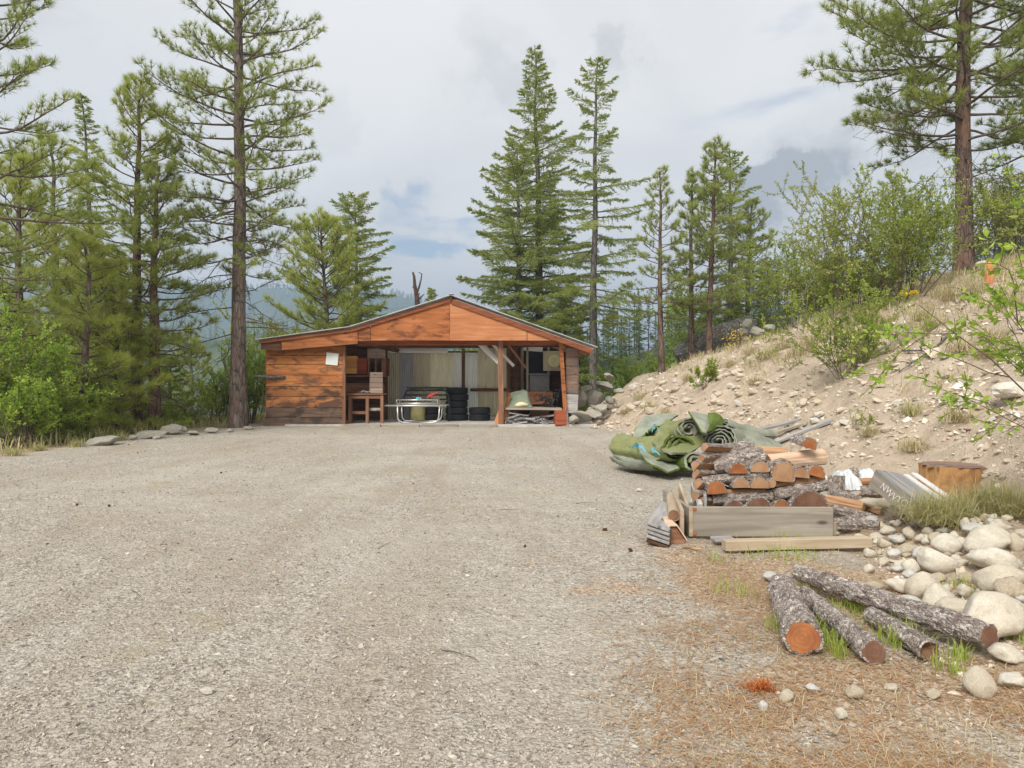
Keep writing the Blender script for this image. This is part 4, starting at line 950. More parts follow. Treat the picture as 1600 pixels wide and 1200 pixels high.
def fir(label, u, d, h, r, crown_r, cb, seed, nb=130, leaf='needle_fir', z0=None, dens=1.0, power=0.8, lean=(0,0), group='firs around the shed', size=1.0, ragged=0.3, skip=0.0, long=None):
    r_ = rng(seed); X = sx(u,d); Z = Hs(X,d) if z0 is None else z0; base = np.array([X,d,Z-.2])
    t = thing('fir_tree', label, 'tree', (X,d,Z), group); path = trunk_path(base, h, lean, r_, wob=.006); s = np.linspace(0,1,14)
    g = Geo(); fine = np.linspace(0,1,34); tube(g, along(path,fine), np.interp(fine, s, r*(1-s)**0.85+.02), 12, wob=.03, r_=r_); gb = Geo(); gl = Geo()
    for i in range(nb):
        f = cb+(0.99-cb)*((i+r_.random())/nb)**0.95; tt=(f-cb)/(1-cb)
        if r_.random() < skip and tt < .8: continue
        L = crown_r*((1-tt)**power*(0.7+0.3*min(1,tt/.1))+.04)*r_.uniform(1-ragged,1+ragged*.55)
        az = i*2.399+r_.uniform(-.6,.6)
        if long and r_.random() < long: L *= 1.35
        el = -0.10+0.75*tt**1.5+r_.uniform(-.12,.12); d0 = np.array([math.cos(az)*math.cos(el), math.sin(az)*math.cos(el), math.sin(el)])
        pts=[along(path,f)]; dd=d0.copy(); n=7
        for k in range(n): dd = nrm(dd+np.array([0,0,-.05+.13*(k/n)])+r_.normal(0,.06,3)); pts.append(pts[-1]+dd*L/n)
        pts=np.array(pts); tube(gb, pts, np.linspace(max(.008,.013*L), .005, n+1), 4)
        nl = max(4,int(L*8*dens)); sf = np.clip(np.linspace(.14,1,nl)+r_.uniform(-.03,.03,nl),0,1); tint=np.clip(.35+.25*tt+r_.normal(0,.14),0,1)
        pp = along(pts, sf); tg = nrm(along(pts, np.minimum(1,sf+.06))-along(pts, np.maximum(0,sf-.06)))
        for sgn in (-1,1):
            sd = nrm(np.cross(tg,UP))*sgn; bd = nrm(tg*.75+sd*r_.uniform(.6,1.0,(nl,1))+np.array([0,0,-.12])+r_.normal(0,.16,(nl,3)))
            bl = (.10+.34*L*(1.02-sf)*r_.uniform(.5,1.1,nl)+.06)*size; m_ = 9; q = np.linspace(.05,1,m_)
            b = (pp[:,None,:]+bd[:,None,:]*(bl[:,None]*q[None,:])[...,None]+np.array([0,0,-.06])*(q**2)[None,:,None]*bl[:,None,None]*2).reshape(-1,3)
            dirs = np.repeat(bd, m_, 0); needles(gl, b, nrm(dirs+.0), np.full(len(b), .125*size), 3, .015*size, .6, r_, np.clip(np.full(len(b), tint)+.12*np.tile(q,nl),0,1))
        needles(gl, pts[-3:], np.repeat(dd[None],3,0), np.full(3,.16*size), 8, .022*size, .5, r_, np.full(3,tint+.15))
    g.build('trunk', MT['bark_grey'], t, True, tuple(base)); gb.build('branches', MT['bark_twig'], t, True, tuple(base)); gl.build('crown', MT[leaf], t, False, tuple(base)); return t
def leaves(geo, pos, dirs, size, r_, tint, fold=0.25, shape=0.55):
    """small folded oval leaves, four triangles each"""
    n=len(pos); d=nrm(dirs); s=nrm(np.cross(d, r_.standard_normal((n,3)))); up=np.cross(s,d); L=np.broadcast_to(size,(n,))[:,None]
    mid = pos+d*L*.5; v = np.stack([pos, mid+s*L*shape*.5+up*L*fold*.5, pos+d*L, mid-s*L*shape*.5+up*L*fold*.5], 1).reshape(-1,3)
    i=np.arange(n)*4; t=np.concatenate([np.stack([i,i+1,i+2],-1), np.stack([i,i+2,i+3],-1)]); geo.add(v,t,0,np.clip(np.repeat(tint,4),0,1))
def shrub(label, loc, h, spread, seed, stems=8, lf='leaf', leaf=0.05, nleaf=9, sub=6, group=None, name='shrub', cat='shrub', stem_r=.018, lean=(0,0), bare=0.25, droop=0.0, twl=0.26, bark='bark_twig', split=2):
    r_=rng(seed); base=np.array(loc,float); t=thing(name,label,cat,tuple(base),group); gb=Geo(); gl=Geo(); pos=[];dr=[];ti=[]
    def shoot(p0,d0,L,rad,lvl):
        n=6; pts=[p0]; dd=d0.copy()
        for k in range(n): dd=nrm(dd+np.array([lean[0]*.06,lean[1]*.06,.04-droop*(k/n)])+r_.normal(0,.13,3)); pts.append(pts[-1]+dd*L/n)
        pts=np.array(pts); tube(gb,pts,np.linspace(rad,max(.003,rad*.35),n+1),5 if rad>.012 else 3); tc=np.clip(r_.normal(.5,.2),0,1)
        if lvl>0:
            for k in range(sub):
                q=bare+(1-bare)*(k+r_.random())/sub; sd=nrm(nrm(r_.standard_normal(3))*1.0+dd*.75+UP*.2)
                shoot(along(pts,q),sd,L*r_.uniform(.3,.55)*(1.25-q*.5),rad*.5,lvl-1)
        if lvl<=1:
            m=int(nleaf*max(1,L/twl)*(1 if lvl==0 else .5)); q=r_.uniform(.15 if lvl==0 else .5,1,m); pp=along(pts,q); pos.append(pp)
            dr.append(nrm(r_.standard_normal((m,3))+dd*.7+np.array([0,0,-.15]))); ti.append(tc+r_.normal(0,.15,m))
    for i in range(stems):
        a=i*2.399+r_.uniform(-.4,.4); o=r_.uniform(.15,1)*spread; d0=nrm(np.array([math.cos(a)*o+lean[0],math.sin(a)*o+lean[1],h]))
        shoot(base+np.array([math.cos(a),math.sin(a),0])*.12*spread*r_.random()-UP*.08,d0,h*r_.uniform(.65,1.05),stem_r*r_.uniform(.7,1.2),split)
    pos=np.concatenate(pos); leaves(gl,pos,np.concatenate(dr),leaf*r_.uniform(.7,1.2,len(pos)),r_,np.concatenate(ti))
    gb.build('stems',MT[bark],t,True,tuple(base)); gl.build('foliage',MT[lf],t,False,tuple(base)); return t

# ---- left of the lot
pine('tall ponderosa pine with straight brown trunk left of the shed', 372, 22.0, 20.5, .25, 3.1, .25, 1, nb=150, K=26, dead=26, dens=1.05, lean=(-.004,0), pw=.38, up=1.0, tuft=.23)
pine('yellow green pine with the left of two trunks rising together', 219, 21.2, 11.0, .17, 2.4, .28, 2, nb=76, K=26, tuft=.24, pw=.55, leaf='needle_pine_warm', bark='bark_red', z0=-.15, lean=(-.006,0), dead=8, x=-11.65)
pine('pine with reddish trunk crossing in front of its twin stem', 236, 20.6, 8.2, .18, 2.5, .26, 3, nb=52, K=26, tuft=.24, leaf='needle_pine', bark='bark_red', z0=-.1, lean=(.012,0), dead=8, x=-10.8)
pine('big pine reaching in over the left picture edge', -40, 15.5, 17.0, .24, 3.1, .16, 4, nb=100, K=24, tuft=.22, pw=.45, lean=(.01,0))
pine('broad green pine standing low behind the roadside bushes', 95, 23.5, 15.0, .22, 3.3, .22, 5, nb=84, K=28, tuft=.26, z0=-5, leaf='needle_pine_warm')
pine('dense pine overhanging the left roadside rocks', 130, 18.5, 6.6, .13, 2.4, .16, 6, nb=52, K=28, tuft=.26, z0=-1.0, leaf='needle_pine_warm')
pine('full pine filling the left edge behind the bushes', 35, 19.5, 10.5, .17, 2.7, .12, 41, nb=85, K=30, tuft=.25, z0=-2.5, leaf='needle_pine_warm', pw=.5)
pine('rounded pine between the left edge and the twin trunks', 170, 24.5, 10.0, .16, 2.6, .14, 42, nb=80, K=30, tuft=.25, z0=-4.0, leaf='needle_pine_warm')
pine('low spreading pine filling the gap left of the twin trunks', 185, 20.0, 4.6, .1, 2.0, .1, 43, nb=50, K=30, tuft=.25, z0=-.9, leaf='needle_pine_warm', dead=0)
fir('dark narrow fir spire rising behind the left pines', 150, 34, 22.5, .25, 2.6, .15, 7, nb=150, z0=-6.5)
fir('dark second fir spire beside the tall narrow one', 118, 36, 17, .22, 2.6, .15, 8, nb=110, z0=-7)
pine('slender pine partly hidden behind the tallest left trunk', 300, 30, 9.5, .15, 2.2, .3, 9, nb=60, K=30, z0=-5.5, dead=6)
pine('light green pine behind the left end of the shed roof', 516, 33, 12.4, .2, 3.7, .22, 10, nb=125, K=30, z0=-3.2, leaf='needle_pine_warm', tuft=.27, pw=.42, dens=1.1)
fir('fir with open ragged crown behind the shed roof slope', 553, 36, 15.0, .2, 3.4, .25, 11, nb=120, z0=-3.5, power=.5, ragged=.55, skip=.12, dens=1.2)
pine('young bright pine poking up behind the lowest shed eave', 432, 29, 5.6, .1, 1.5, .15, 12, nb=45, K=34, z0=-2, leaf='needle_pine_warm', dead=2)
pine('young bushy pine between the tall trunk and the twin trunks', 318, 27, 6.3, .12, 2.0, .1, 13, nb=60, K=34, z0=-5.0, leaf='needle_pine_warm', dead=2)
pine('short full pine close behind the shed roof slope', 470, 30.5, 5.9, .12, 2.3, .1, 14, nb=65, K=34, z0=-2.4, leaf='needle_pine_warm', dead=0)
fir('low dark fir behind the twin trunks', 265, 25, 5.6, .12, 1.8, .05, 15, nb=80, z0=-3.0)
# ---- behind the shed
fir('tallest fir with dense cone crown rising behind the shed ridge', 843, 34, 19.6, .25, 4.0, .17, 20, nb=140, z0=-1.2, power=.85, dens=1.2, long=.08)
fir('broad leaning fir joined to the left side of the tallest fir', 815, 32.5, 14.4, .22, 4.3, .17, 21, nb=112, dens=1.15, z0=-1.2, power=.62, lean=(-.012,0), long=.08)
fir('slim open fir with long bare trunk right of the shed', 927, 30.5, 15.9, .19, 2.75, .24, 22, nb=92, z0=.15, ragged=.5, skip=.22, power=.62, long=.1, dens=.9)
fir('low dense bright fir filling the gap beside the shed roof', 882, 36, 8.2, .15, 2.6, .02, 23, nb=110, z0=-1.8, leaf='needle_fir')
fir('short dark fir tucked behind the right shed eave', 905, 33, 5.0, .1, 1.7, .02, 24, nb=80, z0=-1.2)
fir('tiny distant conifer beside the dead snag', 673, 62, 9.0, .12, 1.5, .1, 25, nb=70, z0=2.2-.9, size=1.5)
# ---- on the bank
pine('slender young pine with bare lower trunk on the bank', 1034, 26.5, 8.1, .11, 1.7, .28, 30, nb=50, K=26, bark='bark_red', lean=(-.012,0), dead=12, dens=.85)
pine('bright green pine in front of the dark boulder', 1108, 27.8, 9.0, .13, 2.1, .22, 31, nb=66, K=28, tuft=.25, bark='bark_red', lean=(-.004,0), dead=4)
pine('thin pine left of the bright green one by the boulder', 1080, 28.4, 8.2, .11, 1.35, .25, 32, nb=52, K=30, bark='bark_red', dead=4)
fir('dark ragged fir standing behind the bright green pine', 1141, 33, 12.0, .18, 2.5, .12, 33, nb=85, z0=1.0, power=.6, ragged=.5)
pine('grey green pine behind and right of the ragged fir', 1165, 34, 9.2, .16, 2.6, .2, 34, nb=70, K=28, z0=1.4, dead=3)
pine('big ponderosa pine with red trunk high on the bank', 1506, 19.0, 17.5, .22, 4.3, .20, 35, nb=150, K=34, pw=.42, bark='bark_red', tuft=.26, dead=6, up=.8, dens=1.2, deadlow=.16)
pine('pine half outside the frame beyond the big ponderosa', 1640, 22, 13.0, .22, 3.2, .2, 36, nb=75, K=32, bark='bark_red')
pine('small pine in the wood behind the bank crest', 1400, 34, 7.5, .13, 2.0, .15, 37, nb=50, K=28, z0=4.5)
# ---- dead snag
g=Geo(); sn=P(651,500,40); t=thing('dead_snag','bare forked grey snag above the shed roof','snag',tuple(sn))
def tbk(name,pts,rad,mt,parent): 
    g=Geo(); tube(g,[P(*p) for p in pts],rad,7); g.build(name,MT[mt],parent,True,tuple(P(*pts[0])))
tbk('trunk',[(653,620,40),(653,480,40),(651,462,40),(648,445,40),(647,432,40),(645,425,40)],[.22,.17,.14,.1,.08,.05],'bark_red',t)
for b in ([(651,460,40),(655,448,40),(658,436,40),(659,428,40),(654,425,40)],[(652,470,40),(658,464,40),(663,459,40)],[(648,450,40),(644,448,40)],[(652,462,40),(656,458,40)]): tbk('limb',b,np.linspace(.07,.02,len(b)),'bark_red',t)
# ================================================================== shrubs, grass
def on(u, v): return tuple(hit(u, v)[0])
def at(u, d):
    X=sx(u,d); return (X, d, Hs(X,d))
shrub('large leafy many-stemmed shrub halfway up the bank', on(1412,472), 2.9, 2.9, 50, stems=22, lf='leaf', leaf=.065, nleaf=11, sub=6, stem_r=.016, lean=(-.2,0))
shrub('airy tall shrub with sparse outer sprays beside the large one', at(1330,17.5), 3.4, 1.6, 51, stems=10, lf='leaf_olive', leaf=.07, nleaf=12, sub=5, lean=(-.3,0), stem_r=.014)
shrub('bright green shrub alone on the lower bank', on(1322,588), 1.75, 1.6, 52, stems=16, lf='leaf', leaf=.055, nleaf=16, sub=5, stem_r=.009, bare=.1)
shrub('slim green sapling clump on the skyline right of the boulder', at(1232,24), 3.2, 1.5, 53, stems=9, lf='leaf', leaf=.08, nleaf=13, sub=5)
shrub('tall wispy sapling beside the skyline clump', at(1262,22), 3.0, 1.2, 54, stems=6, lf='leaf', leaf=.07, nleaf=6, sub=4)
shrub('rounded green bush behind the dark boulder', at(1165,34), 2.3, 2.6, 55, stems=14, lf='leaf', leaf=.12, nleaf=8, sub=5)
shrub('wide bush along the bank crest below the saplings', at(1285,23), 1.9, 2.4, 56, stems=18, lf='leaf', leaf=.085, nleaf=14, sub=5)
shrub('low bush at the crest above the lower bank shrub', at(1340,18.5), 1.5, 1.8, 57, stems=15, lf='leaf', leaf=.065, nleaf=14, sub=5)
shrub('leafy bush behind the big ponderosa trunk', at(1555,21), 2.6, 2.4, 58, stems=16, lf='leaf_olive', leaf=.08, nleaf=13, sub=5)
shrub('second leafy bush behind the ponderosa trunk near the frame edge', at(1600,18.5), 2.4, 2.0, 59, stems=14, lf='leaf_olive', leaf=.075, nleaf=13, sub=5)
shrub('young yellow green aspen between the far pines', at(1065,33), 3.6, 1.8, 60, stems=8, lf='leaf_bright', leaf=.12, nleaf=8, sub=5)
for k,(u,d,h,lab) in enumerate(((965,40,4.5,'tallest yellow green bush in the dip right of the shed'),(985,36,3.3,'middle yellow green bush in the dip right of the shed'),(1010,44,5.2,'far yellow green bush in the dip below the slender pine'),(945,46,5.0,'green bush glimpsed past the shed eave'),(1050,40,3.6,'pale bush in the dip left of the thin pine'))):
    shrub(lab, at(u,d), h, 2.0, 70+k, stems=10, lf='leaf_bright' if k%2==0 else 'leaf', leaf=.15, nleaf=7, sub=5)
shrub('small green seedling on the middle of the bank', on(1103,605), .75, .7, 80, stems=8, lf='leaf', leaf=.07, nleaf=8, sub=4, stem_r=.008)
for k,(u,v,h,sp,lab) in enumerate(((1345,668,.35,.4,'tiny green seedling on the lower bank near the leaning planks'),(1240,575,.4,.4,'little olive shrub near the bank crest rocks'),(1560,560,.5,.5,'small grey green shrub under the orange stub'),(1180,570,.4,.5,'knee high shrub below the boulder rocks'))):
    shrub(lab, on(u,v), h, sp, 85+k, stems=6, lf='leaf_olive', leaf=.045, nleaf=8, sub=3, stem_r=.006, split=1)
# the left edge
for k,(u,d,h,sp,lf,lab) in enumerate(((25,14.8,1.5,1.4,'leaf_bright','bright leafy bush at the left frame edge by the gravel'),(70,16.4,1.3,1.5,'leaf','low leafy bush second from the left frame edge'),(140,18.2,1.3,1.3,'leaf','low round green bush behind the flat grey rock'),
     (-20,17,4.2,1.8,'leaf_bright','tall leafy sapling at the left frame edge'),(40,15.6,3.0,1.5,'leaf_bright','tall bright bush just inside the left frame edge'),(105,20,2.0,1.8,'leaf_olive','olive bush under the dense left pine'),(345,25,2.6,1.5,'leaf','green bush in front of the young bushy pine'),(392,24.5,2.4,1.2,'leaf_bright','bright bush between the tall trunk and the shed wall'),(180,22,1.9,1.6,'leaf','green bush left of the twin trunks'),(95,17.6,2.0,1.5,'leaf_bright','bright bush behind the low leafy one near the left edge'),(10,19,3.0,1.8,'leaf','dense green bush behind the tall bright one at the left edge'),(400,28,4.0,1.8,'leaf','taller bush behind the shed corner'),(265,23,1.7,1.3,'leaf','bush right of the twin trunks'))):
    X=sx(u,d); shrub(lab,(X,d,Hs(X,d)),h,sp,100+k,stems=12,lf=lf,leaf=.08,nleaf=12,sub=5)
# the near shrub whose sprays hang in from the right
shrub('leafy shrub hanging bright sprays in from the right frame edge', (4.55,5.1,Hs(4.55,5.1)), 2.5, 1.5, 120, stems=9, lf='leaf_bright', leaf=.068, nleaf=9, sub=5, lean=(-.35,-.1), stem_r=.010, droop=.10, bare=.3, twl=.3)

def tuft(label, loc, n, h, spread, seed, mt='dry_grass', group=None, name='grass_tuft', w=.006, lean=(0,0)):
    r_=rng(seed); g=Geo(); grass_blades(g, np.tile(np.array(loc),(n,1))+r_.normal(0,spread*.22,(n,3))*np.array([1,1,.0]), h, spread, w, r_, lean)
    o=g.build(name, MT[mt], None, False, tuple(loc)); tag(o,label,'grass',group); return o
def grass_blades(g, b, h, spread, w, r_, lean=(0,0)):
    n=len(b); a=r_.uniform(0,6.28,n); L=h*r_.uniform(.5,1.1,n); o=spread*r_.random(n)**.7
    d=np.stack([np.cos(a)*o+lean[0],np.sin(a)*o+lean[1],np.ones(n)*h],-1); d=nrm(d); s=np.stack([-np.sin(a),np.cos(a),0*a],-1)*w
    m=b+d*(L*.55)[:,None]; tip=b+d*(L*.9)[:,None]+np.stack([np.cos(a)*o,np.sin(a)*o,-.35*o],-1)*.55
    v=np.stack([b-s,b+s,m-s*.8,m+s*.8,tip],1).reshape(-1,3); i=np.arange(n)*5
    t=np.concatenate([np.stack([i,i+1,i+3],-1),np.stack([i,i+3,i+2],-1),np.stack([i+2,i+3,i+4],-1)])
    g.add(v,t,0,np.repeat(np.clip(r_.normal(.5,.25,n),0,1),5))
tuft('big sweeping clump of pale grass in front of the cut stump', on(1478,815), 2000, .40, .62, 1, 'mixed_grass', w=.0026, lean=(.05,-.05))
tuft('second sweeping grass clump right of the stump', on(1560,800), 1300, .40, .52, 2, 'mixed_grass', w=.0026)
tuft('grassy clump between the dark crate and the stump', on(1440,800), 700, .28, .4, 3, 'mixed_grass', w=.0026)
TL=['straw tuft at the bank foot behind the turf heap','straw tuft highest behind the rubble heap','straw tuft midway behind the turf heap','straw tuft below the slender pine','straw tuft below the bright green pine','straw tuft under the orange yellow shrub','straw tuft right of the orange yellow shrub','straw tuft under the skyline saplings','straw tuft above the painted box','straw tuft below the white rounded rock','straw tuft left of the white rounded rock','straw tuft low on the bank above the firewood','straw tuft under the hanging sprays','straw tuft below the fallen branches','straw tuft below the yellow flowers','straw tuft left of the red pine foot','straw tuft in front of the red pine foot','straw tuft under the large shrub on its near side','straw tuft under the left side of the large shrub','straw tuft left of the lower bank shrub','straw tuft between the saplings and lower shrub','straw tuft beside the small grey green shrub','straw tuft beside the yellow flowers','straw tuft near the frame edge below the red pine','straw tuft near the little olive shrub','straw tuft in the open middle of the bank','straw tuft beside the small green seedling','straw tuft nearest the rubble heap']
k=10
for (u,v,h,sp) in ((1040,650,.45,.5),(1000,625,.6,.6),(1015,640,.5,.5),(1075,595,.5,.5),(1140,575,.5,.6),(1170,555,.55,.6),(1200,560,.6,.7),(1225,545,.6,.7),(1430,705,.35,.35),(1495,660,.4,.4),(1425,650,.4,.4),(1360,680,.3,.3),(1550,535,.5,.5),(1500,550,.45,.5),(1455,515,.6,.6),(1480,470,.7,.7),(1520,460,.7,.7),(1380,510,.6,.6),(1350,500,.6,.6),(1300,520,.6,.7),(1270,540,.6,.7),(1540,560,.4,.4),(1440,500,.5,.5),(1570,480,.6,.6),(1250,555,.5,.6),(1180,600,.4,.4),(1110,580,.4,.4),(980,645,.4,.5)):
    p=on(u,v); tuft(TL[k-10], p, 150, h*.85, sp*1.0, k, 'dry_grass' if k%4 else 'mixed_grass', 'bunchgrass on the bank', w=.005); k+=1
for j_,(u,v) in enumerate(((120,698),(60,705),(300,668),(185,688),(20,712),(225,668),(345,668))):
    p=on(u,v); tuft(['straw tuft left of the long flat edge rock','straw tuft under the low leafy bush','straw tuft between the domed rock and the tall pine','straw tuft behind the long flat edge rock','straw tuft at the left frame edge','straw tuft at the foot of the twin trunks','straw tuft at the foot of the tall pine'][j_], p, 90, .3, .35, k, 'mixed_grass', 'grass along the gravel edge', w=.006); k+=1
for (u,v,lab) in ((1412,492,'left'),(1428,490,'right')):
    p=np.array(on(u,v)); t=thing('yellow_flower',f'{lab} of two yellow flowers blooming below the large shrub','flower',tuple(p),'yellow flowers below the large shrub')
    g=Geo(); hd=p+np.array([0,0,.42]); r_=rng(k); tube(g,[p,(p+hd)/2+[.02,0,0],hd],.008,4); g.build('stem',MT['green_grass'],t)
    g=Geo(); a=np.linspace(0,6.28,12,endpoint=False); leaves(g,np.tile(hd,(24,1)),np.concatenate([np.stack([np.cos(a),np.sin(a),0*a+.4],-1),np.stack([np.cos(a),np.sin(a)*.6,0*a+1.0],-1)]),.11,r_,r_.random(24)); g.build('petals',MT['flower'],t); k+=1
p=np.array(on(1152,545)); r_=rng(77); g=Geo(); n=110; pos=p+r_.normal(0,[.25,.2,.16],(n,3))+[0,0,.4]; leaves(g,pos,r_.standard_normal((n,3)),.08,r_,r_.random(n))
t=thing('orange_shrub','small orange yellow shrub beside the dark boulder','shrub',tuple(p)); g.build('foliage',MT['flower'],t); g=Geo()
for q in range(8): tube(g,[p,p+r_.normal(0,[.1,.1,.05])+[0,0,.25],p+r_.normal(0,[.3,.2,.1])+[0,0,.5]],.01,4)
g.build('stems',MT['bark_twig'],t)
p=np.array(on(1187,1082)); r_=rng(78); g=Geo(); grass_blades(g,np.tile(p,(130,1))+r_.normal(0,[.028,.016,0],(130,3)),.075,.07,.003,r_); tag(g.build('rust_plant',MT['rust_plant'],None,False,tuple(p)),'small rust orange plant in the near needle litter','plant')

# ================================================================== rocks
g=Geo(); v=rock_verts(901,4,.5,.3,9); p=P(1118,553,30); sc_=np.array([2.05,1.5,2.3]); 
ang=np.array(Euler((0,-.32,0)).to_matrix()); g.add((v*sc_)@ang.T+np.array([p.x,p.y+.6,p.z+.35]), ICO[4][1])
tag(g.build('dark_boulder',MT['rock_dark'],None,False,tuple(p)),'large dark lichen covered boulder on the bank crest','boulder')
for i,(u,v,w,h,lab) in enumerate(((1170,507,20,16,'pale block on top of the dark boulder end'),(1160,520,18,14,'second pale block against the dark boulder'),(1182,520,26,18,'rounded pale rock at the foot of the dark boulder'),(1205,513,22,12,'flat pale rock right of the dark boulder'),(1165,532,16,12,'small pale rock low by the dark boulder'))):
    rock_at(u,v,w,h,lab,'rocks by the dark boulder',GRK,'rock',i,d=28.6,sink=0)
for i,(u,v,w,h,lab) in enumerate(((158,690,58,15,'long flat grey rock at the gravel edge left of the twin trunks'),(225,680,58,13,'pale grey rock at the gravel edge below the twin trunks'),(205,684,16,9,'small rock between the two long edge rocks'),(268,672,40,17,'domed grey rock at the gravel edge right of the twin trunks'),(300,677,22,8,'small flat rock beside the domed edge rock'),(329,673,24,10,'grey rock at the gravel edge nearest the tall pine'),(357,673,14,6,'little rock beside the tall pine trunk'),(388,669,18,6,'small rock between the tall pine and the shed'),(245,684,16,6,'tiny flat rock under the pale edge rock'))):
    rock_at(u,v,w,h,lab,'rocks along the gravel edge',GRK,'edge_rock',i,.1,sink=.1)
# rubble heap at the shed's right corner
rr=random.Random(6)
big=[(906,628,26,34),(930,625,40,26),(945,605,30,16),(925,648,30,14),(905,650,34,12),(896,657,18,14),(915,610,22,14),(938,640,26,14),(955,628,20,14),(950,590,20,12),(968,612,18,10)]
for i,(u,v,w,h) in enumerate(big):
    p=P(u,v+h*.4,22.4+(660-v)*.045); o=rock_at(u,v,w,h,['tall tan rock against the right shed wall','largest hooked grey rock of the rubble heap','flat rock on the far top of the rubble heap','low slab at the front of the rubble heap','long flat rock by the shed wall foot','small upright rock at the shed corner foot','rock high beside the right shed wall','middle rock at the right of the rubble heap','rock at the right end of the rubble heap','highest small rock behind the rubble heap','outlying small rock right of the rubble heap'][i],'rubble heap by the shed',GRK,'rubble_rock',i+3,.4,d=22.2+(660-v)*.05,sink=0)
for i in range(46):
    u=rr.uniform(895,985); v=rr.uniform(640-(u-890)*.25,668); w=rr.uniform(6,14)
    rock_at(u,v,w,w*.7,'angular tan rubble stone strewn beside the right shed corner','rubble stones by the shed',SCR,'rubble_stone',i,.5)
# cobbles: those that show largest, one by one
CB=[(1510,821,21,24,0),(1530,828,42,22,1),(1567,822,32,18,2),(1586,802,24,24,3),(1597,800,20,20,4),(1553,847,80,46,0),(1485,851,48,32,2),(1465,842,24,24,3),(1445,865,38,28,1),(1561,878,82,46,5),(1471,878,64,40,4),(1567,904,84,48,2),(1445,917,60,44,2),(1585,925,50,46,3),(1411,917,46,28,5),(1472,938,58,48,0),(1425,943,50,26,1),(1498,956,54,38,4),(1557,968,118,80,7),(1538,1075,52,46,2),(1462,1088,26,20,3),(1587,1068,40,26,4),(1578,1027,56,34,5),(1206,902,30,20,1),(1234,924,44,14,2),(1337,1085,28,26,3),(1394,1076,22,10,4),(1315,1118,22,22,5),(1194,1107,20,18,6),(1231,1091,28,20,0),(1272,1077,26,14,1),(1359,890,20,16,2),(1369,917,30,18,3),(1361,865,20,16,4),(1375,790,54,24,5),(1412,799,46,20,6),(1390,830,26,16,0),(1405,845,30,18,1),(1425,835,28,20,2),(1420,860,34,22,3),(1385,850,24,16,4),(1440,842,20,16,5),(1398,868,26,16,6),(1345,842,24,14,0),(1320,845,26,12,1),(1372,840,22,14,2),(1300,836,24,14,3),(1505,850,26,20,0),(1525,858,24,20,1),(1590,850,26,30,2),(1515,905,28,22,3),(1512,925,26,22,4),(1540,925,26,20,5),(1590,885,24,20,6),(1425,885,30,22,0),(1405,890,22,14,1),(1590,955,40,30,2),(1470,905,26,18,3),(1600,838,24,24,4),(1575,812,18,14,5),(1550,818,18,14,6),(1452,832,22,16,0),(1478,830,24,14,1),(1495,838,20,16,2),(1435,820,22,14,3)]
names={18:'largest pale boulder of the cobble heap beside the log ends',9:'brown domed boulder high in the cobble heap',5:'broad pale boulder near the top of the cobble heap',15:'angular split faced rock in the cobble heap',19:'speckled round rock in the grass below the log ends',23:'single pale rock on the litter left of the logs',34:'long pale rock between the loose firewood and the grass',11:'long rounded boulder below the brown domed one',0:'small upright brown cobble under the grass clump'}
for i,(u,v,w,h,m_) in enumerate(CB):
    hue=['pale','grey speckled','pale','brown','pale'][m_%5]; big=['small','middling','large'][(w>28)+(w>48)]
    where='high in the heap below the grass clump' if v<835 else 'in the upper heap near the frame edge' if u>1500 and v<900 else 'in the upper heap left of the broad boulders' if v<880 else 'in the heap just above the longest log' if u<1500 else 'at the frame edge beside the largest boulder'
    if u<1425 and v<850: where='between the loose firewood and the heap'
    near={23:0,24:'flat pale stone behind the short thick log',25:'larger upright pale stone in the litter below the log ends',26:'flat white stone under the second log end',27:'round stone at the bottom of the litter',28:'stone beside the rust orange plant on its near side',29:'pale stone right of the rust orange plant',30:'flat stone below the orange cut end',20:'pale stone below the hollow log end',21:'pale stone by the frame edge below the log ends',22:'half buried pale rock against the longest log end'}
    lab=names.get(i, near.get(i) or f'{big} {hue} cobble {where}')
    rock_at(u,v,w,h,lab,None if i in names else ('cobbles at the bank foot' if u>1290 and v<1000 else 'stones in the near litter'),COB,'cobble',m_,.25,sink=.2)
for i in range(125):
    u=rr.uniform(1330,1600); v=rr.uniform(792,985)
    if v > 820+(u-1330)*.75+30: continue
    w=rr.uniform(12,24); rock_at(u,v,w,w*.7,'small pale cobble filling between the larger heap stones','small cobbles at the bank foot',COB,'cobble',i,.4,sink=.3)
# bank stones
for i,(u,v,w,h,lab) in enumerate(((1519,628,38,26,'white rounded rock on the lower bank'),(1588,610,56,34,'large flat white slab at the right frame edge on the bank'),(1406,628,18,12,'pale rock on the bank left of the white rounded one'),(1478,625,22,14,'pale rock just left of the white rounded one'),(1583,370,26,12,'pale rock on the skyline right of the red pine'),(1545,412,30,14,'pale rock behind the orange stub'))):
    rock_at(u,v,w,h,lab,None,SCP,'bank_rock',i,.25,sink=.2)
for i in range(215):
    u=rr.uniform(985,1600); v=rr.uniform(560,770)
    top=np.interp(u,[985,1050,1200,1300,1420,1600],[600,585,575,575,520,470]); bot=np.interp(u,[985,1100,1240,1330,1600],[645,640,660,720,760]); v=rr.uniform(top,bot)
    w=rr.choice([8,9,10,12,14,17,20]); rock_at(u,v,w,w*rr.uniform(.45,.75),f"{'larger' if w>13 else 'small'} {'pale' if i%4==0 else 'tan'} stone half buried in the bank {'above the turf heap' if u<1240 and v>610 else 'below the dark boulder' if u<1240 else 'below the lower bank shrub' if u<1400 and v>600 else 'around the lower bank shrub' if u<1400 else 'beside the white rounded rock' if v>580 else 'below the large shrub'}",'stones on the bank',SCR if i%4 else SCP,'bank_stone',i,.5,sink=.3)
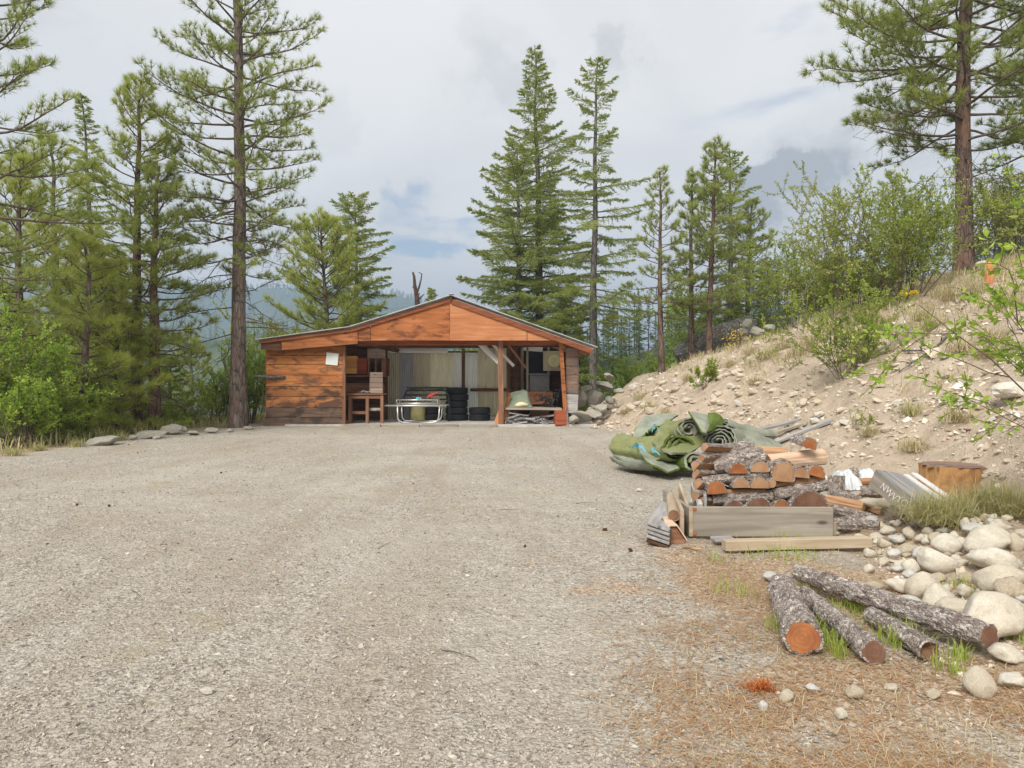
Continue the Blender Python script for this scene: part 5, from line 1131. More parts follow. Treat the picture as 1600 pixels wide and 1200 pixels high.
# ================================================================== firewood, logs, timber
def log_geo(L, r, a0, a1, seed, n=14, nl=7, rough=.05, taper=0.0):
    """round, half or quarter log along local X; arc from a0 to a1 (degrees) carries bark, split faces close it"""
    r_=rng(seed); full=abs(a1-a0)>=359; th=np.radians(np.linspace(a0,a1,n+1)); 
    if full: th=th[:-1]
    xs=np.linspace(-L/2,L/2,nl); k=len(th); prof=1+rough*1.3*r_.standard_normal(k); 
    rr=r*(prof[None,:]+rough*.6*r_.standard_normal((nl,k)))*(1-taper*(np.arange(nl)/(nl-1)))[:,None]
    v=np.stack([np.broadcast_to(xs[:,None],(nl,k)), np.cos(th)[None]*rr, np.sin(th)[None]*rr],-1)
    g=Geo(); cols=k if full else k-1; i=np.arange(nl-1)[:,None]*k; j=np.arange(cols)[None]; j2=(j+1)%k
    q=np.stack([i+j,i+j2,i+k+j2,i+k+j],-1).reshape(-1,4); g.add(v.reshape(-1,3),np.concatenate([q[:,[0,1,2]],q[:,[0,2,3]]]),0)
    apex=np.stack([xs,np.zeros(nl),np.zeros(nl)],-1)
    if not full:
        apex=(v[:,0]+v[:,-1])/2; apex[:,1:]+=r_.normal(0,.03*r,(nl,2))
        for e in (0,k-1):
            w=np.concatenate([v[:,e],apex]); i2=np.arange(nl-1); g.add(w,np.concatenate([np.stack([i2,i2+1,i2+nl+1],-1),np.stack([i2,i2+nl+1,i2+nl],-1)]),2)
    for e in (0,nl-1):
        inner=apex[e]+(v[e]-apex[e])*.9; ring=v[e].copy(); jj=np.arange(cols); kk=(jj+1)%k
        w=np.concatenate([ring,inner,[apex[e]]]); g.add(w,np.concatenate([np.stack([jj,kk,kk+k],-1),np.stack([jj,kk+k,jj+k],-1)]),0)
        g.add(w+np.array([0,0,0]),np.stack([jj+k,kk+k,jj*0+2*k],-1),1)
    return g
def log(name, label, c, L, r, axis, seed, a0=0, a1=360, mats=('log_bark','cut_orange','split'), roll=0.0, group=None, cat='log', taper=0.0, rough=.05, n=14):
    g=log_geo(L,r,a0,a1,seed,n=n,taper=taper,rough=rough); me=g.mesh(name,[MT[m_] for m_ in mats],False)
    q=Vector(axis).to_track_quat('X','Z')@Euler((roll,0,0)).to_quaternion()
    return tag(obj(name,me,None,tuple(c),q.to_euler()),label,cat,group)
# four bark logs on the near litter
LG=[((1254,1001),3.52,(1221,932),4.45,.101,'short thick bark log with a bright orange cut end','cut_orange'),
    ((1366,1022),3.38,(1258,940),4.35,.069,'second bark log with a dull brown cut end','cut_brown'),
    ((1452,1015),3.40,(1362,968),4.0,.060,'short grey log with a hollow end between its neighbours','cut_brown'),
    ((1545,1018),3.42,(1247,906),4.72,.070,'longest bark log lying nearest the cobble heap','cut_brown')]
for i,((u0,v0),d0,(u1,v1),d1,r,lab,ce) in enumerate(LG):
    a=P(u0,v0,d0); b=P(u1,v1,d1); a.z=Hs(a.x,a.y)+r*.92; b.z=Hs(b.x,b.y)+r*.85
    if i==3: a.z+=.05; b.z+=.03
    t=thing('bark_log',lab,'log',tuple(a),'bark logs on the near litter'); dv=b-a; L=dv.length; q=dv.to_track_quat('X','Z').to_euler(); c=(a+b)/2
    r_=rng(500+i); n=44; nl=60; th=np.linspace(0,2*np.pi,n,endpoint=False); xs=np.linspace(-L/2,L/2,nl)
    X,T=np.meshgrid(xs,th,indexing='ij')
    plate=np.array([mnoise.cell(Vector((x*15+mnoise.noise(Vector((x*9,t_,i)))*1.4, t_*r*26+mnoise.noise(Vector((x*9,t_,i+9)))*1.4, i*7))) for x,t_ in zip(X.ravel(),T.ravel())]).reshape(X.shape)
    und=np.array([mnoise.noise(Vector((x*4,math.cos(t_)*1.2,math.sin(t_)*1.2+i*5))) for x,t_ in zip(X.ravel(),T.ravel())]).reshape(X.shape)
    rr_=r*(1-.10*(xs+L/2)/L)[:,None]*(.93+.10*plate+.05*und)
    v=np.stack([X,np.cos(T)*rr_,np.sin(T)*rr_],-1).reshape(-1,3)
    ii=np.arange(nl-1)[:,None]*n; jj=np.arange(n)[None]; j2=(jj+1)%n; qd=np.stack([ii+jj,ii+j2,ii+n+j2,ii+n+jj],-1).reshape(-1,4)
    g=Geo(); g.add(v,np.concatenate([qd[:,[0,1,2]],qd[:,[0,2,3]]]))
    o=obj('bark',g.mesh('bark',MT['log_bark'],False),t,tuple(c),q)
    for e,nm in ((0,-1),(nl-1,1)):
        ring=v[e*n:(e+1)*n]*np.array([1,.9,.9]); ring2=v[e*n:(e+1)*n]; ce_=np.array([[xs[e]-(0.0 if i!=2 else nm*.05),0,0]]); w=np.concatenate([ring2,ring2*np.array([1,.84,.84])+np.array([nm*.004,0,0]),ce_+np.array([nm*.006,0,0])]); j=np.arange(n); k_=(j+1)%n
        g=Geo(); g.add(w,np.concatenate([np.stack([j,k_,k_+n],-1),np.stack([j,k_+n,j+n],-1)]),1); g.add(w,np.stack([j+n,k_+n,j*0+2*n],-1),0); obj('cut_end',g.mesh('cut_end',[MT[ce],MT['log_bark']],False),t,tuple(c),q)
# planter box frame of grey boards
D0=6.2; PX=F/D0
def bx(u,d=D0): return (u-800)/F*d
def bz(v,d=D0): return CAM_H-(v-600)/F*d
t=thing('planter_box','low weathered board box holding the firewood stack','box',(bx(1190),D0+.3,0))
board('front_board',(bx(1188),D0,bz(815)),(bx(1301)-bx(1076),.045,bz(792)-bz(838)),MT['grey_board'],t,(0,0.004,0),.004)
board('end_cap',(bx(1078.5),D0-.026,bz(815.5)),(.035,.012,.255),MT['tan_board'],t)
board('side_board',(bx(1080),D0+.55,bz(815)),(1.05,.04,.25),MT['grey_board'],t,(0,0,math.pi/2),.004)
board('side_board',(bx(1297)+.05,D0+.55,bz(828)),(1.05,.04,.12),MT['grey_board'],t,(0,0,math.pi/2),.004)
board('back_board',(bx(1190)+.03,D0+1.1,bz(828)),(1.3,.04,.12),MT['grey_board'],t,(0,0,0),.004)
for v in (795,833): board('rust_bracket',(bx(1083),D0-.026,bz(v)),(.05,.006,.03),MT['cut_orange'],t)
# stack, log by log; positions are read in the plane of the stack's front
FD=6.46
def fp(u,v,d=FD): return P(u,v,d)
ENDS=[(1154,739,15,-8,188,'cut_orange','half round log with a vivid orange end near the stack top'),(1188,736,15,-10,190,'cut_pale','half round log with a pale ringed end near the stack top'),(1119,766,15,-30,200,'cut_orange','rounded log end at the left of the middle row'),(1158,761,14,-10,190,'cut_pale','half round log end in the middle row left of centre'),(1187,761,15,-12,192,'cut_pale','half round log end in the middle row beside the stack gap'),
 (1205,756,8,-60,240,'cut_pale','narrow slab end standing in the gap between the two stacks'),(1225,740,20,-35,225,'cut_pale','largest split log end in the right stack'),(1252,744,13,-10,200,'cut_pale','rounded log end right of the largest split end'),(1276,741,13,-5,215,'cut_orange','orange log end at the right end of the upper row'),(1265,800,33,12,168,'cut_brown','wide brown half round at the foot of the right stack'),(1186,798,20,12,168,'cut_brown','brown half round peeping over the front board'),(1221,794,12,0,360,'cut_orange','small orange end just above the front board'),(1148,797,15,0,200,'cut_brown','dull half round at the foot of the left stack'),(1265,697,12,0,220,'cut_orange','lone dark orange round on top of the right stack')]
for i,(u,v,rp,a0,a1,ce,lab) in enumerate(ENDS):
    r=rp/F*FD*1.02; L=.5; p=fp(u,v-1); ax=Vector((.10*rr.uniform(-1,1),1,.02)).normalized()
    if i==13: L=.35
    log('firewood_log',lab,p+ax*(L/2),L,r,ax,600+i,a0,a1,('log_bark',ce,'split'),0,'stacked firewood',n=24,rough=.022)
CROSS=[(1114,706,1176,697,10,'log_bark','top crosswise log of the left stack',.42),(1112,727,1191,712,15,'log_bark','thick rough barked log sloping across the left stack top',.10),(1097,752,1199,740,8,'log_bark','long thin barked log across the left stack',.0),(1115,769,1195,768,5,'split','split slab lying under the middle row',.05),(1113,781,1206,774,8,'log_bark','barked log low across the left stack',.02),(1201,722,1288,713,12,'peeled','pale peeled log across the top of the right stack',.08),(1208,758,1287,747,6,'split','dark split slab under the right upper row',.04),(1208,774,1290,757,10,'log_bark','mottled barked log sloping across the right stack',.0),(1150,705,1226,707,9,'split','split log lying behind the left stack top',.5)]
for i,(u0,v0,u1,v1,rp,mt,lab,dd) in enumerate(CROSS):
    d=FD+.015+dd+rp/F*FD; a=fp(u0,v0,d); b=fp(u1,v1,d); 
    log('firewood_log',lab,(a+b)/2,(b-a).length,rp/F*d,(b-a),650+i,-30 if mt=='split' else 0,200 if mt=='split' else 360,(mt,'cut_pale','split'),0,'stacked firewood')
# logs of the hidden rows behind, and the ragged ends at the stack's left
kk=0
for row,(v,n_) in enumerate(((790,5),(768,5),(745,5),(724,4))):
    for q in range(n_):
        u=1112+(q+.5)*(170/n_) if row<4 else 1120+q*35; p=P(u,v,6.88+.04*(q%2)); rr_=rr.uniform(.055,.075)
        log('firewood_log','firewood log in the hidden rows behind the stack front',p+Vector((0,.1,0)),.42,rr_,(rr.uniform(-.1,.1),1,0),700+kk,0,360,('log_bark','cut_pale','split'),0,'firewood behind the stack front'); kk+=1
for q,(u,v,s) in enumerate(((1103,730,9),(1104,745,8),(1107,760,10),(1103,775,9),(1110,788,10),(1112,718,8),(1118,703,8))):
    p=fp(u,v); log('firewood_log',f"ragged split stick end at the left of the stack, {['third from the top','fourth from the top','fifth from the top','second from the bottom','lowest','second from the top','topmost'][q]}",p+Vector((.06,.14,0)),.36,s/F*FD,(-.8,-.55,rr.uniform(-.1,.1)),760+q,20,250,('log_bark','cut_pale','split'),0,'ragged ends of the left stack')
# loose firewood strewn right of the stack
for q,(u0,v0,u1,v1,rp,m_) in enumerate(((1292,764,1350,754,8,2),(1292,790,1352,800,10,2),(1300,806,1362,816,9,2),(1302,824,1352,814,8,0),(1305,776,1345,786,7,2),(1345,778,1392,772,8,0),(1330,820,1375,826,7,2),(1350,796,1380,804,6,2),(1304,834,1340,828,7,0),(1360,768,1395,779,7,2),(1310,758,1335,745,10,0),(1340,760,1375,754,6,2))):
    a,da=hit(u0,v0+rp*.4); b,db=hit(u1,v1+rp*.4); r=rp/F*(da+db)/2; a.z+=r*.9+.02*(q%3); b.z+=r*.9; b=a+(b-a).normalized()*min((b-a).length,.5)
    log('loose_firewood',['loose log nearest the top right of the stack','loose split log just beyond the right box side','loose split log below the first at the box side','loose barked log at the foot of the right box side','loose barked log in the middle of the jumble','loose barked log under the painted box corner','loose split log at the front of the jumble','short split piece behind the long pale rock','lowest loose log beside the box corner','loose log leaning under the painted box','stubby log beside the clear plastic sheet','thin split piece behind the plastic scrap'][q],(a+b)/2,(b-a).length,r,(b-a),780+q,0,200 if m_ else 360,('split' if m_==2 and q%2 else 'log_bark','cut_pale','split'),rr.uniform(0,3),'loose firewood right of the stack')
for q in range(34):
    u=rr.uniform(1285,1410); v=rr.uniform(755,835); p,d=hit(u,v); o=board('bark_chip',(p.x,p.y,p.z+.015),(rr.uniform(.06,.2),rr.uniform(.02,.05),.012),MT['split' if q%2 else 'brown_wood'],None,(rr.uniform(-.5,.5),rr.uniform(-.4,.4),rr.uniform(0,3)),.002); tag(o,'brown bark chip strewn right of the firewood stack','bark chip','bark chips by the firewood')
# timber left of the box
def gb_(name,label,a,b,w,t_,mt,roll=0,group=None): return tag(beam(name,a,b,w,t_,MT[mt],None,roll),label,'board',group)
gb_('tan_plank','outermost tan plank standing on edge along the box side',(bx(1066,6.05),6.05,.15),(bx(1051,7.2),7.2,.16),.035,.27,'tan_board')
gb_('tan_plank','second tan plank on edge just inside the outer one',(bx(1074,6.35),6.35,.17),(bx(1062,7.4),7.4,.2),.03,.25,'tan_board')
gb_('pale_plank','pale grey half round rail inside the box edge',(bx(1094,6.3),6.3,.24),(bx(1083,7.3),7.3,.28),.05,.12,'silver_board')
gb_('pale_plank','whitish plank between the rail and the firewood',(bx(1102,6.4),6.4,.26),(bx(1096,7.4),7.4,.3),.03,.2,'silver_board')
a=P(1053,802,6.15); b=P(1050,772,7.0); a.z=.215; b.z=.24
log('peeled_post','peeled round post with a brown cut end left of the box',(a+b)/2,(b-a).length,.055,(b-a),801,0,360,('tan_board','cut_brown','split'),0,None,'post',rough=.02,n=24)
t=thing('wedge_block','rough gable shaped wood block propping the peeled post','block',(bx(1056,5.95),6.0,0))
slab_poly('block_body',[(bx(1039,5.9),0.0),(bx(1073,5.9),0.0),(bx(1074,5.9),.03),(bx(1060,5.9),.15),(bx(1049,5.9),.15),(bx(1040,5.9),.07)],5.98,6.3,MT['brown_wood'],t)
slab_poly('block_rim',[(bx(1040,5.9),.08),(bx(1049,5.9),.16),(bx(1060,5.9),.16),(bx(1076,5.9),.03),(bx(1076,5.9),.045),(bx(1060.5,5.9),.175),(bx(1048.5,5.9),.175),(bx(1039,5.9),.095)],5.95,6.32,MT['peeled'],t)
for q in range(5):
    a=Vector((bx(1022+q*.8,6.0),5.85+.015*q,.025+.034*q)); b=Vector((bx(1040+q,7.0),6.95,.03+.036*q)); gb_('slate_board',f'{["lowest","second lowest","middle","second","topmost"][q]} grey board in the flat stack left of the peeled post',a,b,.2,.024,'silver_board' if q!=0 else 'dark_wood',rr.uniform(-.06,.06)+.25,'flat stack of grey boards')
gb_('ground_beam','long pale squared beam lying on the litter before the box',(bx(1131,5.75),5.75,.045),(bx(1358,5.85),5.85,.05),.10,.085,'tan_board')
gb_('grey_offcut','flat grey offcut under the box front edge',(bx(1112,6.05),6.02,.03),(bx(1146,6.05),6.05,.03),.12,.02,'silver_board',.1)
gb_('orange_splinter','thin orange splinter of wood before the box corner',(bx(1066,5.75),5.75,.02),(bx(1095,5.75),5.72,.02),.03,.012,'split')
for q,(u0,v0,u1,v1,w) in enumerate(((1170,682,1282,655,.14),(1205,700,1300,662,.12),(1190,690,1260,668,.10))):
    a,_=hit(u0,v0); b,_=hit(u1,v1); a.z+=.08; b.z+=.06; gb_('bank_plank',f'{["upper","lower","middle"][q]} weathered plank slanting up the bank behind the turf rolls',a,b,w,.05,'silver_board' if q!=2 else 'grey_board',.4,'planks on the bank')
# dark crate with painted marks, white boards on it
p0=P(1372,738,6.9); gz=Hs(p0.x,p0.y)
t=thing('painted_box','dark grey wooden box with white hand painted letters lying tilted','box',(p0.x,p0.y,gz))
A=P(1368,733,7.05); B=P(1458,800,6.25); W=P(1404,716,7.6)-A; ax=(B-A); e1=ax.normalized(); e2=(W-e1*W.dot(e1)).normalized(); e3=e1.cross(e2).normalized()
if e3.z<0: e3=-e3
Rm=Matrix((e1,e2,e3)).transposed() if e1.cross(e2).dot(e3)>0 else Matrix((e1,-e2,e3)).transposed()
L=ax.length; Wd=.42; Th=.17; c=(A+B)/2+e2*Wd/2-e3*Th/2; eul=Rm.to_euler()
for q in range(3): board('top_board',tuple((A+B)/2+e2*(Wd*(q+.5)/3)-e3*.012),(L,Wd/3-.004,.024),MT['silver_board'],t,eul,.003)
board('front_side',tuple((A+B)/2+e2*.012-e3*(.026+Th/2)),(L,.022,Th),MT['grey_board'],t,eul,.003)
board('back_side',tuple((A+B)/2+e2*(Wd-.012)-e3*(.026+Th/2)),(L,.022,Th),MT['grey_board'],t,eul,.003)
for s_ in (-1,1): board('end_side',tuple((A+B)/2+e1*s_*(L/2-.012)+e2*Wd/2-e3*(.026+Th/2)),(.022,Wd-.05,Th),MT['grey_board'],t,eul,.003)
fc=bpy.data.curves.new('letters','FONT'); fc.body='NWVYORK'; fc.size=.105; fc.align_x='CENTER'; fc.align_y='CENTER'; fc.extrude=.001; fc.offset=-.001; fc.materials.append(MT['paint_mark'])
fo=bpy.data.objects.new('painted_letters',fc); COL.objects.link(fo)
nout=-e2; fo.matrix_world=Matrix.Identity(4); Rl=Matrix((e1,e3,e1.cross(e3))).transposed()
if e1.cross(e3).dot(nout)<0: Rl=Matrix((-e1,e3,(-e1).cross(e3))).transposed()
fo.rotation_euler=Rl.to_euler(); fo.location=(A+B)/2-e2*.004-e3*(.026+Th/2); bpy.context.view_layer.update(); lm=bpy.data.meshes.new_from_object(fo.evaluated_get(bpy.context.evaluated_depsgraph_get())); lo,lr=fo.location.copy(),fo.rotation_euler.copy(); bpy.data.objects.remove(fo)
for vv in lm.vertices: vv.co.y+=.012*math.sin(vv.co.x*23)+.004*math.sin(vv.co.x*71); vv.co.x+=.25*vv.co.y
obj('painted_letters',lm,t,lo,lr)
for q in range(2):
    cc=(A+B)/2+e2*(Wd-.10+q*.085)+e3*(.013+.03*q)+e1*(.02); tag(board('white_board',tuple(cc),(L*.92,.07,.022),MT['white_board'],None,eul,.003),f'{["lower","upper"][q]} of two white boards along the back of the dark box','board','white boards on the dark box')
# cut stump
p,d=hit(1504,775); 
t=thing('cut_stump','short orange barkless stump with a grey weathered cut top','stump',tuple(p))
g=log_geo(.36,.29,0,360,880,n=30,nl=6,rough=.03); v=np.concatenate(g.v); o=obj('stump_body',g.mesh('stump_body',[MT['stump_wood'],MT['silver_board'],MT['split']],False),t,(p.x,p.y+.2,p.z+.10),(0,math.pi/2+.06,0))
g=Geo(); c=np.array([p.x,p.y+.2,p.z+.29]); tube(g,[c-[0,0,.02],c+[0,0,.0],c+[0,0,.012]],[.28,.285,.26],30,cap=True,wob=.05,r_=rng(3)); g.build('cut_top',MT['shake'],t,False,tuple(c))
# plastic sheet and log round
def blob_sheet(name,label,c,sx_,sy_,h,seed,mt,n=44):
    xs=np.linspace(-1,1,n); X,Y=np.meshgrid(xs,xs); rr2=np.hypot(X,Y); ridge=1-np.abs(fbm(X*1.3+seed,Y*1.3,seed,2))*.8
    Z=h*np.clip(1-rr2**2,0,1)**.6*(.35+.65*ridge)+.015*fbm(X*6,Y*6,seed+3); ang=np.arctan2(Y,X); edge=1+.25*np.sin(3*ang+seed)+.12*np.sin(7*ang)
    XX=c[0]+X*sx_*edge; YY=c[1]+Y*sy_*edge; base=H(XX,YY); v=np.stack([XX,YY,np.maximum(base+.012,base+Z)],-1).reshape(-1,3); keep=(rr2<=1.05).ravel()
    ii=(np.arange(n-1)[:,None]*n+np.arange(n-1)[None]).ravel(); ii=ii[keep[ii]&keep[ii+1]&keep[ii+n]&keep[ii+n+1]]
    g=Geo(); g.add(v,np.concatenate([np.stack([ii,ii+1,ii+n+1],-1),np.stack([ii,ii+n+1,ii+n],-1)])); o=g.build(name,MT[mt],None,True,tuple(c)); return tag(o,label,'plastic sheet')
p,_=hit(1318,765); blob_sheet('plastic_sheet','crumpled clear plastic sheet behind the firewood stack',tuple(p),.16,.25,.3,3,'plastic')
p,_=hit(1350,750); blob_sheet('plastic_sheet','second scrap of clear plastic near the dark box corner',tuple(p),.12,.16,.14,8,'plastic')
p,_=hit(1304,770); log('log_round','short upright log round against the clear plastic sheet',p+Vector((0,-.05,.11)),.24,.10,(0.05,.1,1),890,0,360,('log_bark','cut_pale','split'),0,None,'log')
# orange stub and fallen branches on the bank
p,_=hit(1546,442); t=thing('broken_stub','broken orange stub of trunk on the bank below the red pine','stub',tuple(p)); g=Geo(); v0=np.array(p); tube(g,[v0-[0,0,.1],v0+[0,0,.2],v0+[.01,0,.38],v0+[.03,0,.44]],[.09,.085,.08,.05],9,wob=.12,r_=rng(2),cap=True); g.build('stub_wood',MT['ply_pink'],t,False,tuple(p))
p0_,_=hit(1448,560); 
for q,(pts,lab) in enumerate((([(1488,520),(1470,540),(1450,555),(1425,572),(1405,585)],'long bare fallen branch on the middle of the bank'),([(1540,455),(1525,465),(1510,480),(1500,490)],'dark fallen branch below the orange stub'),([(1535,460),(1515,462),(1495,478)],'second dark fallen branch below the orange stub'),([(1350,465),(1370,460),(1390,458),(1405,462)],'fallen branch at the foot of the large shrub'),([(1225,505),(1240,512),(1255,520)],'fallen branch by the skyline saplings'),([(1410,552),(1440,553),(1455,558)],'short forked branch on the middle of the bank'))):
    g=Geo(); w=[np.array(hit(*a_)[0])+[0,0,.05] for a_ in pts]; tube(g,w,np.linspace(.025,.008,len(w)),6)
    r_=rng(q)
    for a_ in w[1:]:
        for _ in range(2): e_=a_+r_.normal(0,[.15,.1,.06])+[0,0,.08]; tube(g,[a_,(a_+e_)/2+[0,0,.03],e_],[.01,.008,.004],4)
    tag(g.build('fallen_branch',MT['bark_grey'],None,True,tuple(w[0])),lab,'branch','fallen branches on the bank')

# ================================================================== rolled turf
def turf_roll(label, end, axis, L, R_, turns, flat, seed, r0=.05, out='turf_faded', inn='turf_back', th_=.022, name='turf_roll', skew=0.0):
    r_=rng(seed); n=int(34*turns); th=np.linspace(0,2*np.pi*turns,n); rad=np.linspace(r0,R_,n)*(1+.05*np.sin(th*3+seed)+.03*r_.standard_normal(n))
    nl=22; xs=np.linspace(0,L,nl); g=Geo(); pr=[]; TH,XS=np.meshgrid(th,xs); crease=1+.07*fbm(XS*4+seed*9,TH*.9,seed,4)+.035*fbm(XS*14+seed,TH*1.2+XS*3,seed+5,3)
    for o_ in (0,-th_): pr.append(np.stack([np.cos(th)*(rad+o_),np.sin(th)*(rad+o_)*flat],-1))
    vs_=[]
    for o_ in (0,1):
        p2=pr[o_]; V=np.zeros((nl,n,3)); V[:,:,0]=xs[:,None]+(.025*np.sin(th*2.3+seed))[None]*((xs<L*.1)|(xs>L*.9))[:,None]; wv=1+.03*np.sin(xs*9+seed)+.02*r_.standard_normal(nl)
        V[:,:,1]=p2[None,:,0]*wv[:,None]*crease+skew*xs[:,None]**2; V[:,:,2]=p2[None,:,1]*wv[:,None]*crease-.06*np.sin(xs/L*3.1)[:,None]; vs_.append(V.reshape(-1,3))
    ii=(np.arange(nl-1)[:,None]*n+np.arange(n-1)[None]).ravel(); N0=nl*n; q1=np.concatenate([np.stack([ii,ii+1,ii+n+1],-1),np.stack([ii,ii+n+1,ii+n],-1)])
    V=np.concatenate(vs_); g.add(V,q1,0); g.add(V,q1[:,::-1]+N0,1); j=np.arange(n-1)
    for e in (0,(nl-1)*n): g.add(V,np.concatenate([np.stack([e+j,e+j+1,e+j+1+N0],-1),np.stack([e+j,e+j+1+N0,e+j+N0],-1)]),1)
    k=np.arange(nl-1)*n
    for e in (0,n-1): g.add(V,np.concatenate([np.stack([k+e,k+e+n,k+e+n+N0],-1),np.stack([k+e,k+e+n+N0,k+e+N0],-1)]),0)
    me=g.mesh(name,[MT[out],MT[inn]],True); q=Vector(axis).to_track_quat('X','Z').to_euler()
    return tag(obj(name,me,None,tuple(end),q),label,'turf roll','discarded rolls of artificial turf')
TD=10.7
turf_roll('upper turf roll showing a tight grey spiral end',P(1077,671,TD),(-.42,.9,-.12),1.15,.27,4.0,.85,1)
turf_roll('right turf roll with wide grey spiral end behind the firewood',P(1123,690,TD-.1),(.55,.83,-.03),1.3,.30,4.5,.85,2,out='turf_back')
turf_roll('large squashed turf roll with open green mouth at the front',P(1062,700,TD-.35),(-.50,.86,-.06),1.25,.37,2.2,.66,3,r0=.16,inn='turf_green',th_=.05)
turf_roll('low folded turf roll with drooping end in front of the spirals',P(1086,722,TD-.55),(-.25,.96,.05),.6,.24,1.6,.72,4,r0=.12,out='turf_green',inn='turf_back',th_=.04)
turf_roll('small thin turf roll poking out at the far left of the heap',P(982,694,TD+.4),(.8,.6,.0),.8,.13,2.0,.7,5,r0=.03,out='turf_green',inn='turf_green')
turf_roll('broad flattened turf roll carrying the squashed one',P(1040,722,TD-.35),(-.45,.89,0),1.1,.27,2.0,.55,8,r0=.1,out='turf_back',inn='turf_green',th_=.04)
turf_roll('flattened turf roll under the grey spiral end',P(1105,722,TD-.1),(.35,.93,0),1.1,.28,2.0,.6,9,r0=.1,out='turf_back',inn='turf_green',th_=.04)
turf_roll('lowest thin turf roll at the left foot of the heap',P(985,703,TD+.2),(.9,.4,.02),.7,.10,1.6,.7,6,r0=.03,out='turf_back',inn='turf_green')
turf_roll('turf roll lying behind at the top right of the heap',P(1130,664,TD+.5),(.85,.45,-.18),1.15,.15,2.5,.8,7,out='turf_back')
def sheet(name,label,grid,seed,mats,th_=.03,wr=.02):
    """a draped sheet through rows of control points, with thickness"""
    G=np.array([[list(P(*c)) for c in row] for row in grid],float); m_,n_=16,16
    def res(A,k): 
        s=np.linspace(0,len(A)-1,k); i=np.clip(s.astype(int),0,len(A)-2); f=(s-i); f=f*f*(3-2*f)*.5+f*.5; f=f.reshape((-1,)+(1,)*(A.ndim-1)); return A[i]*(1-f)+A[i+1]*f
    V=res(G,m_); V=np.swapaxes(res(np.swapaxes(V,0,1),n_),0,1); V[...,2]+=wr*fbm(V[...,0]*6,V[...,1]*6+V[...,2]*5,seed)
    V[...,2]=np.maximum(V[...,2],H(V[...,0],V[...,1])+.04)
    du=np.gradient(V,axis=0); dv=np.gradient(V,axis=1); N=nrm(np.cross(du,dv)); N=np.where(N[...,1:2]>0,-N,N) 
    W=V-N*th_; g=Geo(); n=n_; ii=(np.arange(m_-1)[:,None]*n+np.arange(n-1)[None]).ravel(); q=np.concatenate([np.stack([ii,ii+1,ii+n+1],-1),np.stack([ii,ii+n+1,ii+n],-1)])
    A=np.concatenate([V.reshape(-1,3),W.reshape(-1,3)]); N0=m_*n; g.add(A,q,0); g.add(A,q[:,::-1]+N0,1); j=np.arange(n-1); k=np.arange(m_-1)*n
    for e in (0,(m_-1)*n): g.add(A,np.concatenate([np.stack([e+j,e+j+1,e+j+1+N0],-1),np.stack([e+j,e+j+1+N0,e+j+N0],-1)]),1)
    for e in (0,n-1): g.add(A,np.concatenate([np.stack([k+e,k+e+n,k+e+n+N0],-1),np.stack([k+e,k+e+n+N0,k+e+N0],-1)]),1)
    return tag(g.build(name,[MT[x] for x in mats],None,True,tuple(G.reshape(-1,3).mean(0))),label,'turf sheet','discarded rolls of artificial turf')
sheet('turf_sheet','grey backed turf flap sliding off the front left of the heap',[[(994,692,10.6),(1012,694,10.7),(1030,706,10.6),(1045,716,10.6)],[(1000,708,10.35),(1018,712,10.4),(1036,722,10.3),(1052,722,10.4)],[(1012,722,10.1),(1030,730,10.0),(1044,738,9.95),(1062,732,10.1)]],3,('turf_back','turf_green'))
sheet('turf_sheet','faded turf sheet draped down the right of the heap',[[(1136,670,10.9),(1160,672,11.1),(1185,676,11.3),(1200,684,11.4)],[(1140,690,10.6),(1165,688,10.8),(1192,690,11.0),(1212,696,11.1)],[(1150,715,10.3),(1175,712,10.4),(1205,710,10.6),(1225,710,10.8)]],5,('turf_back','turf_faded'))
sheet('turf_sheet','grey triangular turf flap folded over the heap top',[[(1076,642,10.9),(1090,645,10.9),(1104,648,10.9),(1112,654,10.9)],[(1082,650,10.5),(1092,655,10.45),(1104,660,10.45),(1110,664,10.5)],[(1096,672,10.25),(1098,675,10.22),(1100,676,10.22),(1103,676,10.25)]],7,('turf_back','turf_green'),.03,.01)
sheet('turf_sheet','bright green turf fold beside the triangular flap',[[(1106,646,10.95),(1116,644,11.0),(1126,648,11.05),(1132,656,11.1)],[(1108,658,10.6),(1114,656,10.6),(1122,658,10.7),(1128,664,10.8)],[(1100,677,10.28),(1105,675,10.3),(1110,674,10.4),(1114,672,10.5)]],9,('turf_green','turf_back'),.05,.02)
sheet('turf_sheet','olive turf sheet slumped over the middle of the heap',[[(1040,655,11.2),(1065,660,11.2),(1090,668,11.0),(1112,676,11.0)],[(1030,672,10.75),(1052,682,10.6),(1076,690,10.5),(1098,694,10.6)],[(1018,690,10.45),(1032,700,10.2),(1050,708,10.05),(1075,708,10.2)]],17,('turf_faded','turf_back'),.04,.03)
sheet('turf_sheet','dull green turf sheet trailing out right along the bank foot',[[(1165,672,11.6),(1185,676,11.6),(1205,684,11.6),(1218,692,11.6)],[(1172,686,11.2),(1192,690,11.2),(1212,697,11.2),(1226,702,11.2)],[(1180,706,10.9),(1200,708,10.9),(1220,710,10.9),(1234,711,10.9)]],19,('turf_back','turf_green'),.03,.03)
sheet('turf_sheet','grey turf sheet laid over the left shoulder of the heap',[[(1006,650,11.8),(1025,647,11.9),(1045,645,12),(1060,648,12)],[(998,662,11.4),(1015,658,11.5),(1035,654,11.5),(1050,654,11.5)],[(985,690,11.1),(1000,684,11.0),(1012,676,11.0),(1025,668,11.1)]],11,('turf_back','turf_green'))
